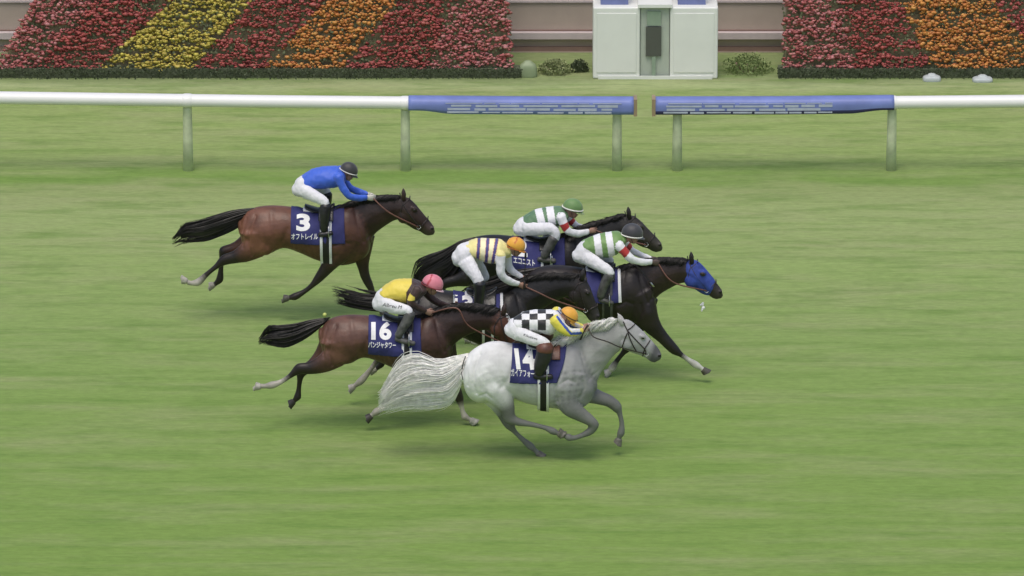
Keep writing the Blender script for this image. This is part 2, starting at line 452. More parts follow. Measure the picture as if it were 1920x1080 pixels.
            if length > 1: keep.append(keep[-1]+(keep[-1]-keep[-2])*rnd.uniform(.4, 1.2))
            th = over.get('tailr', .0056)*rnd.uniform(.7, 1.2)
            parts.append(tube(keep, th, 3, [1.25*(1-.85*(i/(len(keep)-1))**1.5) for i in range(len(keep))]))
    cl = []
    nt_ = len(tl)
    for i, (a, b) in enumerate(tl):
        t = i/(nt_-1); k_ = .74 if t < .8 else .4; A_, B_ = P(a[0], a[1], Yh), P(b[0], b[1], Yh); wd = spread*min(1, t*2.2+.2)*(.75 if t < .8 else .35)
        if t > .88: A_, B_ = A_.lerp(P(*tl[i-1][0], Yh), .45), B_.lerp(P(*tl[i-1][1], Yh), .45)
        cl.append(((A_+B_)/2, (A_-B_)/2*k_, Vector((0, wd, 0)), (1, 1, 1)))
    At2 = Acc(); add_loft(At2, cl, n=20, sub=4)
    parts.append((At2.v, At2.f))
    V, F = cat(parts); mesh_obj('tail', V, F, hair, body, smooth=True)
    # mane
    mn = over.get('mane'); mn = mn if mn else [bt(p, (i/(len(T_MANE)-1))**1.2) for i, p in enumerate(T_MANE)]
    crest = resample([P(p[0], p[1], Yh) for p in mn], 60); parts = []
    mlen = over.get('manelen', (.07, .15))
    for k in range(over.get('manelocks', 150)):
        i = (k+rnd.random())/over.get('manelocks', 150)*59; j = min(58, int(i)); p0 = crest[j].lerp(crest[j+1], i-j)
        sg = rnd.choice((-1, -1, 1)); L0 = rnd.uniform(*mlen); back = over.get('maneback', 1.0)*rnd.uniform(.6, 1.3); up = rnd.uniform(.0, .6)*over.get('maneup', .2)
        for m in range(over.get('maneper', 12)):
            L = L0*rnd.uniform(.75, 1.1); p = p0 + Vector((rnd.gauss(0, .012), rnd.uniform(-.016, .012), -.010)); jx, jy, jz = rnd.gauss(0, .022), rnd.gauss(0, .012), rnd.gauss(0, .012)
            pts = [p]
            for t in (.25, .5, .75, 1):
                q = p+Vector((-back*L*t+jx*t, sg*L*.42*min(1, t*1.6)+jy*t, up*L*math.sin(t*2.6) - .62*L*t*t+jz*t))
                nr = H.bvh.find_nearest(q)
                if nr[0] is not None and (q-nr[0]).dot(nr[1]) < .005: q = nr[0]+nr[1]*.006
                pts.append(q)
            parts.append(tube(pts, .0036, 3, [1, 1, .9, .6, .25]))
    V, F = cat(parts); mesh_obj('mane', V, F, hair, body)
    return H

# ---- things that lie on a horse's surface
def radial_sheet(H, x0, x1, yaxis, phi0, phi1, off, name, mat, parent, nx=26, nphi=60, thick=.006, sl=(0, 0), fcol=None, wav=.004):
    """x0,x1 photo columns; sheet wrapped round the barrel between angles phi (deg from straight up, negative = near side)."""
    V, F, fm = [], [], []
    z_axis = P(960, yaxis, H.Y).z
    for i in range(nx+1):
        xt = x0 + (x1-x0)*i/nx
        for j in range(nphi+1):
            ph = R(phi0 + (phi1-phi0)*j/nphi)
            X = P(xt + (sl[0]+(sl[1]-sl[0])*i/nx)*(1-math.cos(min(abs(ph), 1.7))), yaxis, H.Y).x
            dr = Vector((0, math.sin(ph), math.cos(ph))); c = Vector((X, H.Y, z_axis))
            hit = H.bvh.ray_cast(c+dr*1.2, -dr)
            r = (hit[0]-c).length if hit[0] else .25
            ht = H.tb.ray_cast(c+dr*1.2, -dr)
            if ht[0]: r = min(max(r, (ht[0]-c).length), (ht[0]-c).length+.035)
            wv = wav*math.sin(xt*.35+ph*3)+wav*math.sin(xt*.13-ph*7)
            V.append(c+dr*(r+off+wv))
    for i in range(nx):
        for j in range(nphi):
            a = i*(nphi+1)+j; F.append((a, a+nphi+1, a+nphi+2, a+1))
            if fcol: fm.append(fcol(i/nx, j/nphi))
    o = mesh_obj(name, V, F, mat, parent, fmat=fm if fcol else None)
    sm = o.modifiers.new('t', 'SOLIDIFY'); sm.thickness = thick; sm.offset = -1
    return o, BVHTree.FromPolygons(V, F)
def on_px(trees, px, py, Yd, off=.004):
    d = ray(px, py).normalized(); best = None
    for t in trees:
        h = t.ray_cast(CAMP, d)
        if h[0] is not None and (best is None or h[3] < best[1]): best = (h[0], h[3])
    if best and abs(best[0].y-Yd) < .6: return best[0]-d*off, True
    return P(px, py, Yd), False
def strap(H, pts, r, name, mat, parent, trees=None, mirror=True, n=24, Yd=None, off=.004):
    trees = trees or [H.bvh]; Yd = H.Y-.06 if Yd is None else Yd
    flat = resample([Vector((p[0], p[1], 0)) for p in pts], n)
    w_ = [on_px(trees, p.x, p.y, Yd, off)[0] for p in flat]
    V, F = tube(w_, r, 6); o = mesh_obj(name, V, F, mat, parent)
    if mirror:
        V, F = tube([Vector((p.x, 2*H.Y-p.y, p.z)) for p in w_], r, 6); mesh_obj(name, V, F, mat, parent)
    return o
def letters(txt, centre, height_px, trees, Yd, mat, parent, name='lettering', width_px=None, slope=0.0, lean=0.0, thick=.02, off=.004, bold=0.0):
    cu = bpy.data.curves.new('t', 'FONT'); cu.body = txt; cu.align_x = 'CENTER'; cu.align_y = 'CENTER'; cu.offset = bold
    cu.resolution_u = 4
    o = bpy.data.objects.new('t', cu); SC.collection.objects.link(o)
    dg = bpy.context.evaluated_depsgraph_get(); dg.update()
    me = bpy.data.meshes.new_from_object(o.evaluated_get(dg)); bpy.data.objects.remove(o)
    bm = bmesh.new(); bm.from_mesh(me); bpy.data.meshes.remove(me)
    bmesh.ops.triangulate(bm, faces=bm.faces)
    for _ in range(2):
        es = [e for e in bm.edges if e.calc_length() > .12]
        if es: bmesh.ops.subdivide_edges(bm, edges=es, cuts=1)
        bmesh.ops.triangulate(bm, faces=bm.faces)
    xs = [v.co.x for v in bm.verts]; ys = [v.co.y for v in bm.verts]
    if not xs: bm.free(); return None
    x0, x1, y0, y1 = min(xs), max(xs), min(ys), max(ys)
    sy = height_px/(y1-y0); sx = (width_px/(x1-x0)) if width_px else sy
    for v in bm.verts:
        a = (v.co.x-(x0+x1)/2)*sx; b = (v.co.y-(y0+y1)/2)*sy
        px, py = centre[0]+a+lean*b, centre[1]-b+slope*a
        v.co = on_px(trees, px, py, Yd, off)[0]
    bm.verts.index_update()
    V = [v.co.copy() for v in bm.verts]; F = [tuple(v.index for v in f.verts) for f in bm.faces]
    bm.free()
    return mesh_obj(name, V, F, mat, parent, smooth=False)

def dress_horse(H, cloth, number, girth, saddle, bridle, rein=M_rein, hoodp=None, frontwhite=None, stirrup=None, girthcols=(M_white, M_black), slants=(-1, 2)):
    b = H.body; x0, x1, zax, ph = cloth
    mats = [M_blue, M_white]
    fc = (lambda u, v: 1 if u > 1-frontwhite else 0) if frontwhite else None
    o, t1 = radial_sheet(H, x0, x1, zax, -ph, ph, .014, 'saddlecloth', mats if fc else M_blue, b, fcol=fc, wav=.0035, sl=slants, nx=36, nphi=90)
    for (txt, c, h, w_, sl, ln, bold) in number:
        letters(txt, c, h, [t1], H.Y-.28, M_print, o, 'number' if txt[0].isdigit() else 'lettering', w_, sl, ln, bold=bold)
    # girth : black webbing with pale edges, all the way round
    gx0, gx1 = girth
    radial_sheet(H, gx0, gx1, zax, -180, 180, .018, 'girth', [girthcols[0], girthcols[1]], b, nx=9, nphi=72, thick=.004,
                 fcol=lambda u, v: 0 if (u < .22 or u > .77) else 1, wav=.0008)
    # saddle : pad, seat and flap
    sx0, sx1, sph = saddle
    pad, _ = radial_sheet(H, sx0-5, sx0+24, zax, -sph*.36, sph*.36, .028, 'saddle_pad', M_white, b, nx=8, nphi=30, wav=.001, thick=.014, sl=(26, 0))
    A = Acc()
    z_axis = P(960, zax, H.Y).z
    def top(x):
        X = P(x, zax, H.Y).x; h = H.bvh.ray_cast(Vector((X, H.Y, 4)), Vector((0, 0, -1)))
        return h[0].z if h[0] else z_axis+.3
    L = []
    for t, hgt, wd in ((0, .075, .09), (.2, .055, .12), (.5, .035, .11), (.8, .05, .09), (1, .075, .06)):
        x = sx0+(sx1-sx0)*t; X = P(x, zax, H.Y).x
        L.append((Vector((X, H.Y, top(x)+hgt-.03)), Vector((0, 0, .03)), Vector((0, wd, 0)), (.02, .02, .02)))
    add_loft(A, L, n=16, sub=4)
    sd_ = mesh_obj('saddle', A.v, A.f, M_boot, b)
    sf, _ = radial_sheet(H, sx0+24, sx1, zax, -sph, sph, .040, 'saddle_flap', M_cuff if saddle_brown.get(H.key) else M_boot, b, nx=12, nphi=40, thick=.006, wav=.002)
    # bridle
    br = None
    for i, s in enumerate(bridle['straps']):
        pts = [H.bt(p, 1) for p in s]
        strap(H, pts, .0075, 'bridle_strap', bridle.get('mat', M_darkrein), b)
    bp = H.bt(bridle['bit'], 1)
    c0, _ = on_px([H.bvh], bp[0], bp[1], H.Y-.06, .006)
    for c in (c0, Vector((c0.x, 2*H.Y-c0.y, c0.z))):
        V, F = tube([c + Vector((.026*math.cos(a), 0, .026*math.sin(a))) for a in [2*math.pi*k/14 for k in range(15)]], .005, 6)
        mesh_obj('bit_ring', V, F, M_steel, b)
    H.bitp = c0
    return o, t1
saddle_brown = {}

# ------------------------------------------------------------------ jockeys
def build_jockey(H, D):
    Y = H.Y; s = H.s; rnd = random.Random(D['seed'])
    skin = D.get('skin', (.36, .21, .15)); base = Vector((P(D['pelvis'][1][0][0], D['pelvis'][1][0][1], Y).x, Y, P(D['pelvis'][1][1][0], D['pelvis'][1][1][1], Y).z))
    def fix(L): return [tuple(q) for q in L]
    armN, armF = D['armN'], D.get('armF')
    def arm_nodes(L, mirror=False, f=1.0, col=(1, 1, 1)):
        return limb([(q[0], q[1], q[2]*f, q[3]) for q in L], Y, col=col, mirror=mirror, lat=.95)
    # ---- jersey
    A = Acc()
    add_loft(A, slab(D['torso'], Y), n=48, sub=12, part=0, k=.12)
    NA = arm_nodes(armN); FA = arm_nodes(armF) if armF else arm_nodes(armN, True)
    add_loft(A, NA, n=28, sub=8, part=1); add_loft(A, FA, n=28, sub=8, part=2)
    # cloth caught between arm and ribs
    vs, fs = remesh(A, .0068, 4)
    kd = kd_of(A); cols = []
    bmn = []
    for v in vs:
        _, i, _ = kd.find(v); part, u, ph = A.t[i]
        q = v.copy()
        if q.y > Y: q.y = 2*Y-q.y
        cols.append(D['paint'](part, u, ph, pr(q), v.y > Y))
    me_t = mesh_normals(vs, fs)
    for i, v in enumerate(vs):
        nz = noise.noise(Vector((v.x*9, v.y*14, v.z*11+D['seed'])))*.7 + noise.noise(Vector((v.x*26, v.y*20, v.z*18)))*.45
        vs[i] = v + me_t[i]*(nz*.010)
    # ---- body (one continuous figure under the clothing)
    B = Acc(); c1 = skin
    add_loft(B, [(a, x*.8, y*.8, c1) for a, x, y, _ in slab(D['pelvis']+D['torso'][1:], Y)], n=18, sub=3)
    for L in ((D['armN'], False), (armF or armN, not armF)):
        add_loft(B, arm_nodes(L[0], L[1], .72, c1), n=12, sub=4)
    TN = D['thigh']; SN = D['shin']; FN = D['foot']; TF = D.get('thighF')
    def lm(L, f, mir): return limb([(q[0], q[1], q[2]*f, q[3]) for q in L], Y, col=c1, mirror=mir)
    for mir in (False, True):
        tt = TF if (mir and TF) else TN
        add_loft(B, lm(tt, .78, mir and not TF), n=12, sub=3); add_loft(B, lm(SN, .7, mir), n=12, sub=3); add_loft(B, lm(FN, .75, mir), n=10, sub=3)
    hx, hy, hr, tilt = D['helmet']; HC = P(hx, hy, Y); hrm = hr/s
    t_ = R(tilt); fw = Vector((math.cos(t_), 0, -math.sin(t_))); up = Vector((math.sin(t_), 0, math.cos(t_))); sd_ = Vector((0, 1, 0))
    sk = HC - up*.022
    add_ell(B, sk, fw*.096, sd_*.076, up*.10, c1)
    add_ell(B, sk+fw*.030-up*.062, fw*.062, sd_*.055, up*.062, c1)          # jaw
    add_ell(B, sk+fw*.062-up*.098, fw*.026, sd_*.026, up*.022, c1)          # chin
    add_loft(B, [(sk+fw*.086-up*.012, up*.012, sd_*.010, c1), (sk+fw*.103-up*.042, up*.014, sd_*.015, c1), (sk+fw*.09-up*.054, up*.008, sd_*.014, c1)], n=8, sub=3)
    lipc = (skin[0]*.8, skin[1]*.5, skin[2]*.5)
    add_ell(B, sk+fw*.083-up*.073, fw*.013, sd_*.024, up*.009, lipc)
    for sg in (-1, 1):
        add_ell(B, sk+sd_*sg*.074-up*.022-fw*.012, fw*.017, sd_*.009, up*.028, c1)   # ear
        add_ell(B, sk+sd_*sg*.036+fw*.068-up*.042, fw*.024, sd_*.022, up*.018, c1)   # cheek bone
    nb = D['neckp']; nk0 = P(nb[0], nb[1], Y)
    add_loft(B, [(nk0, fw*.062, sd_*.062, c1), ((nk0+sk-up*.06-fw*.02)/2, fw*.056, sd_*.056, c1), (sk-up*.06-fw*.02, fw*.056, sd_*.056, c1)], n=12, sub=3)
    bv, bf = remesh(B, .0085, 3); bc = transfer(B, bv)
    # hands with five fingers closed on the reins
    hv = Acc(); handc = D.get('hand', skin)
    hands = []
    for which in (0, 1):
        arm = NA if which == 0 else FA
        wr = arm[-1][0]; pv = arm[-2][0]; hd_ = (wr-pv).normalized()
        hp = D['hands'][which]
        tgt = P(hp[0], hp[1], wr.y + (Y-wr.y)*.15)
        hd_ = (hd_*.35+(tgt-wr).normalized()*.65).normalized() if (tgt-wr).length > .01 else hd_
        sgn = 1 if which == 0 else -1
        side = Vector((0, 1, 0)); upv = side.cross(hd_).normalized()
        if upv.z < 0: upv = -upv
        c0 = wr+hd_*.045
        palm = [(wr-hd_*.01, upv*.026, side*.020, handc), (wr+hd_*.03, upv*.036, side*.020, handc), (wr+hd_*.075, upv*.042, side*.019, handc), (wr+hd_*.095, upv*.038, side*.016, handc)]
        add_loft(hv, palm, n=12, sub=3)
        for k in range(4):
            off = upv*(.031-.0205*k); ln = (.9, 1.0, .95, .76)[k]
            k0 = wr+hd_*.088+off; k1 = k0+hd_*.032*ln+side*sgn*.006; k2 = k1+side*sgn*.026*ln+hd_*.004-upv*.004; k3 = k2-hd_*.024*ln+side*sgn*.004-upv*.004
            add_loft(hv, [(k0, upv*.0098, side*.0098, handc), (k1, upv*.0098, (side-hd_).normalized()*.0095, handc), (k2, upv*.0088, hd_*.0088, handc), (k3, upv*.0078, side*.0078, handc)], n=8, sub=3)
        k0 = wr+hd_*.035+upv*.028+side*sgn*.012; k1 = k0+hd_*.026+upv*.014+side*sgn*.016; k2 = k1+hd_*.026-upv*.002+side*sgn*.008
        add_loft(hv, [(k0, upv*.012, side*.012, handc), (k1, upv*.0108, side*.0108, handc), (k2, upv*.009, side*.009, handc)], n=8, sub=3)
        hands.append(wr+hd_*.09)
    nb_ = len(bv); bv += hv.v; bf += [tuple(i+nb_ for i in f) for f in hv.f]; bc += hv.c
    body = mesh_obj('person', bv, bf, M_skin, base=base, cols=bc)
    tag(body, D['label'], 'jockey', 'jockeys riding in the race')
    jersey = mesh_obj('jersey', vs, fs, M_silk, body, cols=cols)
    # ---- breeches
    A = Acc(); add_loft(A, slab(D['pelvis'], Y), n=28, sub=4, k=.1)
    add_loft(A, limb(TN, Y, lat=.95), n=24, sub=4)
    add_loft(A, limb(TF, Y, lat=.95) if TF else limb(TN, Y, mirror=True, lat=.95), n=24, sub=4)
    pv_, pf_ = remesh(A, .0078, 5); nn = mesh_normals(pv_, pf_)
    for i, v in enumerate(pv_):
        nz = noise.noise(Vector((v.x*16, v.y*12, v.z*16+3*D['seed'])))*.6 + noise.noise(Vector((v.x*40, v.y*16, v.z*26)))*.5
        pv_[i] = v+nn[i]*nz*.007
    br = mesh_obj('breeches', pv_, pf_, M_breech, body); bt_ = BVHTree.FromPolygons(pv_, pf_)
    if 'ink' in D:
        for (txt, c, h, w_, sl) in D['ink']:
            letters(txt, c, h, [bt_], Y-.2, M_ink, br, 'lettering', w_, sl, .3, off=.003)
    # ---- boots, stirrups
    for mir in (False, True):
        A = Acc(); add_loft(A, limb([(q[0], q[1], q[2]*1.16, q[3]) for q in SN], Y, mirror=mir), n=18, sub=4); add_loft(A, limb(FN, Y, mirror=mir, lat=1.15), n=14, sub=4)
        v_, f_ = remesh(A, .007, 4)
        o = mesh_obj('boot', v_, f_, D.get('bootmat', M_boot), body)
        if D.get('cuff'):
            cl = limb([(q[0], q[1], q[2]*1.16, q[3]) for q in SN[:2]], Y, mirror=mir); A3 = Acc()
            a, b_ = cl[0], cl[1]; e = a[0].lerp(b_[0], .28)
            add_loft(A3, [(a[0].lerp(b_[0], -.12), a[1]*1.06, a[2]*1.06, a[3]), (e, a[1]*1.07, a[2]*1.07, a[3])], n=18, sub=3)
            mesh_obj('cuff', A3.v, A3.f, D['cuff'], o)
        tf = limb(FN, Y, mirror=mir); c = tf[1][0]*.5+tf[-1][0]*.5
        d = (tf[-1][0]-tf[0][0]).normalized()
        loop = [c+d*.01+Vector((0, a*.055, bq)) for a, bq in ((-1, -.035), (-1.05, .03), (-.6, .09), (0, .115), (.6, .09), (1.05, .03), (1, -.035), (0, -.04), (-1, -.035))]
        V, F = cat([tube(resample(loop, 22), .0065, 6)])
        mesh_obj('stirrup', V, F, M_steel, H.body)
        top_ = P(D['leather'][0], D['leather'][1], Y); yy = c.y*.8+Y*.2
        hit = H.bvh.ray_cast(Vector((top_.x, c.y + (c.y-Y)*3, top_.z)), Vector((0, -1 if c.y > Y else 1, 0)))
        if hit[0]: top_ = hit[0] + Vector((0, (c.y-Y)*.12, 0))
        V, F = tube([top_, (top_+c)*.5+Vector((0, (c.y-Y)*.15, .06)), c+d*.01+Vector((0, 0, .11))], .011, 6)
        mesh_obj('stirrup_leather', V, F, M_bootgrey if D.get('pale_leather') else M_darkrein, H.body)
    # ---- helmet
    A = Acc(); n_, m_ = 36, 14; vv, ff, cc = [], [], []
    rx, ry, rz = hrm*1.04, hrm*.86, hrm*.96
    for i in range(m_+1):
        th = math.pi*.56*i/m_
        for q in range(n_):
            ph = 2*math.pi*q/n_
            vv.append(HC-up*.012 + up*rz*math.cos(th) + fw*rx*math.sin(th)*math.cos(ph) + sd_*ry*math.sin(th)*math.sin(ph))
            cc.append(D['cap'](math.sin(th)*math.cos(ph), math.sin(th)*math.sin(ph), math.cos(th)))
    for i in range(m_):
        for q in range(n_):
            a = i*n_+q; b_ = i*n_+(q+1) % n_; ff.append((a, a+n_, b_+n_, b_))
    hel = mesh_obj('helmet', vv, ff, M_silk, body, cols=cc)
    sm = hel.modifiers.new('t', 'SOLIDIFY'); sm.thickness = .012; sm.offset = -1
    # peak
    pv2, pf2 = [], []
    for j in range(3):
        for q in range(15):
            ph = R(-62+124*q/14); e = 1+.14*j*math.cos(ph*1.4)
            z = math.cos(math.pi*.56)*rz-.012-.006*j
            pv2.append(HC+up*z+fw*rx*e*math.sin(math.pi*.56)*math.cos(ph)+sd_*ry*(1+.02*j)*math.sin(ph))
    for j in range(2):
        for q in range(14): pf2.append((j*15+q, j*15+q+1, (j+1)*15+q+1, (j+1)*15+q))
    o = mesh_obj('peak', pv2, pf2, M_silk, hel, cols=[D['peakc']]*len(pv2))
    sm = o.modifiers.new('t', 'SOLIDIFY'); sm.thickness = .007
    # band / goggle strap round the shell
    bd = []
    for q in range(37):
        ph = 2*math.pi*q/36; z = -.012+rz*D.get('bandz', -.02)
        k_ = math.sqrt(max(0, 1-D.get('bandz', -.02)**2))*1.01
        bd.append(HC+up*(z+.018*math.cos(ph)*D.get('bandlean', 1))+fw*rx*k_*math.cos(ph)+sd_*ry*k_*math.sin(ph))
    V, F = tube(bd, D.get('bandr', .008), 6)
    mesh_obj('band', V, F, D['bandm'], hel)
    # goggles over the eyes
    gv, gf = [], []
    for j in range(4):
        for q in range(13):
            ph = R(-58+116*q/12)
            gv.append(sk+up*(.004-.040*j/3)+fw*(.1+.004*(1 if j in (1, 2) else 0))*math.cos(ph*.95)+sd_*.082*math.sin(ph))
    for j in range(3):
        for q in range(12): gf.append((j*13+q, j*13+q+1, (j+1)*13+q+1, (j+1)*13+q))
    o = mesh_obj('goggles', gv, gf, M_gog, body); sm = o.modifiers.new('t', 'SOLIDIFY'); sm.thickness = .006
    # chin strap
    cs = [sk+sd_*sg*.080*k_-up*z+fw*x for sg, k_, z, x in ((-1, 1, .03, .0), (-1, .85, .075, .02), (-1, .4, .115, .045), (1, .4, .115, .045), (1, .85, .075, .02), (1, 1, .03, 0))]
    V, F = tube(resample(cs, 20), .004, 5); mesh_obj('chin_strap', V, F, M_darkrein, hel)
    # ---- reins, from the hands to the bit (part of the bridle)
    bp = H.bitp; parts = []
    for which in (0, 1):
        e = Vector((bp.x, bp.y if which == 0 else 2*Y-bp.y, bp.z))
        a = hands[which]; m_ = D.get('reinvia')
        if m_:
            mid = [P(q[0], q[1], Y-.14) for q in m_]
            if which: mid = [Vector((q.x, 2*Y-q.y, q.z)) for q in mid]
        else: mid = [a.lerp(e, .5)-Vector((0, 0, .03))]
        pts = resample([a]+mid+[e], 26)
        for i in range(1, 25):
            nr = H.bvh.find_nearest(pts[i])
            if nr[0] is not None and (pts[i]-nr[0]).dot(nr[1]) < .008: pts[i] = nr[0]+nr[1]*.010
        V, F = tube(pts, D.get('reinr', .010), 6); mesh_obj('rein', V, F, D.get('reinm', M_rein), H.body)
    D['hp'] = hands; D['body'] = body
    return body
def mesh_normals(vs, fs):
    n = [Vector((0, 0, 0)) for _ in vs]
    for f in fs:
        a = (vs[f[1]]-vs[f[0]]).cross(vs[f[2]]-vs[f[0]])
        for i in f: n[i] += a
    return [x.normalized() if x.length > 1e-12 else x for x in n]
M_gog = material('goggle_lens', (.03, .03, .032), rough=.2, var=0)

# ------------------------------------------------------------------ the setting
def node_ground():
    m = bpy.data.materials.new('turf'); m.use_nodes = True; n = m.node_tree; b = n.nodes['Principled BSDF']; L = n.links.new
    b.inputs['Roughness'].default_value = .9; b.inputs['Specular IOR Level'].default_value = .15
    tc = n.nodes.new('ShaderNodeTexCoord'); sp = n.nodes.new('ShaderNodeSeparateXYZ'); L(tc.outputs['Object'], sp.inputs[0])
    mr = n.nodes.new('ShaderNodeMapRange'); mr.inputs['From Min'].default_value = -16; mr.inputs['From Max'].default_value = 16
    # wobble the mowing lines a little
    nw = n.nodes.new('ShaderNodeTexNoise'); nw.inputs['Scale'].default_value = .6; L(tc.outputs['Object'], nw.inputs['Vector'])
    ad = n.nodes.new('ShaderNodeMath'); ad.operation = 'MULTIPLY_ADD'; ad.inputs[1].default_value = .9; L(nw.outputs[0], ad.inputs[0]); L(sp.outputs['Y'], ad.inputs[2])
    L(ad.outputs[0], mr.inputs[0])
    cr = n.nodes.new('ShaderNodeValToRGB'); L(mr.outputs[0], cr.inputs[0])
    el = cr.color_ramp.elements
    def Yf(py): return (G(960, py).y+.45+16)/32
    stops = [(1080, (120, 146, 74)), (900, (121, 147, 76)), (760, (124, 149, 80)), (640, (128, 151, 86)), (500, (137, 157, 94)), (400, (143, 159, 102)),
             (352, (138, 152, 98)), (343, (118, 144, 76)), (326, (118, 146, 74)), (312, (138, 157, 94)), (230, (142, 160, 97)), (180, (138, 157, 94)), (160, (158, 170, 122)), (150, (128, 143, 96))]
    el[0].position = Yf(stops[0][0]); el[0].color = lin(stops[0][1])+(1,)
    el[1].position = Yf(stops[-1][0]); el[1].color = lin(stops[-1][1])+(1,)
    for py, c in stops[1:-1]:
        e = el.new(Yf(py)); e.color = lin(c)+(1,)
    def noise_n(sc, st, det, rough=.5):
        mp = n.nodes.new('ShaderNodeMapping'); mp.inputs['Scale'].default_value = st; L(tc.outputs['Object'], mp.inputs[0])
        z = n.nodes.new('ShaderNodeTexNoise'); z.inputs['Scale'].default_value = sc; z.inputs['Detail'].default_value = det; z.inputs['Roughness'].default_value = rough
        L(mp.outputs[0], z.inputs['Vector']); return z
    cur = cr.outputs[0]
    # worn, straw coloured patches
    z1 = noise_n(1.2, (.25, 1.3, 1), 6, .62)
    r1 = n.nodes.new('ShaderNodeMapRange'); r1.inputs['From Min'].default_value = .46; r1.inputs['From Max'].default_value = .70; r1.inputs['To Max'].default_value = .55; L(z1.outputs[0], r1.inputs[0])
    m1 = n.nodes.new('ShaderNodeMix'); m1.data_type = 'RGBA'; L(r1.outputs[0], m1.inputs[0]); L(cur, m1.inputs[6]); m1.inputs[7].default_value = lin((150, 154, 112))+(1,); cur = m1.outputs[2]
    # lusher dark patches
    z2 = noise_n(2.2, (.3, 1.5, 1), 7, .66)
    r2 = n.nodes.new('ShaderNodeMapRange'); r2.inputs['From Min'].default_value = .48; r2.inputs['From Max'].default_value = .72; r2.inputs['To Max'].default_value = .75; L(z2.outputs[0], r2.inputs[0])
    m2 = n.nodes.new('ShaderNodeMix'); m2.data_type = 'RGBA'; L(r2.outputs[0], m2.inputs[0]); L(cur, m2.inputs[6]); m2.inputs[7].default_value = lin((96, 128, 58))+(1,); cur = m2.outputs[2]
    # blade scale mottling
    z3 = noise_n(16, (.35, 1, 1), 8, .7)
    r3 = n.nodes.new('ShaderNodeMapRange'); r3.inputs['From Min'].default_value = .3; r3.inputs['From Max'].default_value = .7; r3.inputs['To Min'].default_value = .84; r3.inputs['To Max'].default_value = 1.16; L(z3.outputs[0], r3.inputs[0])
    sc = n.nodes.new('ShaderNodeVectorMath'); sc.operation = 'SCALE'; L(cur, sc.inputs[0]); L(r3.outputs[0], sc.inputs['Scale'])
    L(sc.outputs[0], b.inputs['Base Color'])
    bp = n.nodes.new('ShaderNodeBump'); bp.inputs['Strength'].default_value = .35; bp.inputs['Distance'].default_value = .03
    z4 = noise_n(30, (.6, 1, 1), 6, .7); L(z4.outputs[0], bp.inputs['Height']); L(bp.outputs[0], b.inputs['Normal'])
    return m
V = [Vector((x, y, 0)) for x, y in ((-900, -120), (900, -120), (900, 900), (-900, 900))]
g = mesh_obj('ground', V, [(0, 1, 2, 3)], node_ground(), smooth=False); tag(g, kind='structure')

# paved apron behind the flower displays
Yhedge = G(960, 148).y
M_pave = material('apron_paving', lin((182, 168, 156)), rough=.9, var=.08, vscale=3, bump=.2, bscale=30)
v_, f_ = box(-60, 60, Yhedge+1.55, Yhedge+60, -.05, .012); g = mesh_obj('apron', v_, f_, M_pave, smooth=False); tag(g, kind='structure')
# ---- beige wall with ledge lines behind the apron
M_wall = material('beige_wall_render', lin((176, 162, 150)), rough=.85, var=.06, vscale=2.5, bump=.15, bscale=40)
M_ledge = material('pale_coping', lin((196, 184, 184)), rough=.7, var=.05)
M_pinkst = material('brown_plinth', lin((140, 115, 106)), rough=.85, var=.08)
Yw = G(960, 96).y
wl = empty('low_wall', (0, Yw, 0)); tag(wl, 'long low beige wall with pale ledges behind the white booth and flower displays', 'wall')
def zat(py, Y): return P(960, py, Y).z
def bar(name, x0, x1, Y0, Y1, pt, pb, mat, parent, dzb=None):
    v_, f_ = box(x0, x1, Y0, Y1, zat(pb, Y0) if dzb is None else dzb, zat(pt, Y0)); return mesh_obj(name, v_, f_, mat, parent, smooth=False)
bar('plinth', -30, 30, Yw-.06, Yw+.3, 88, 96, M_pinkst, wl, dzb=-.02)
bar('lower_panel', -30, 30, Yw-.02, Yw+.3, 74, 88.2, M_wall, wl)
bar('ledge', -30, 30, Yw-.12, Yw+.3, 62, 73.8, M_ledge, wl)
v_, f_ = box(-30, 30, Yw, Yw+.3, zat(61.8, Yw), 2.6); mesh_obj('wall_panel', v_, f_, M_wall, wl, smooth=False)
v_, f_ = box(-30, 30, Yw-.03, Yw-.001, zat(4, Yw), zat(0.5, Yw)); mesh_obj('moulding', v_, f_, M_ledge, wl, smooth=False)
v_, f_ = box(-30, 30, Yw-.012, Yw-.001, zat(57.5, Yw), zat(55.5, Yw)); mesh_obj('moulding', v_, f_, M_pinkst, wl, smooth=False)

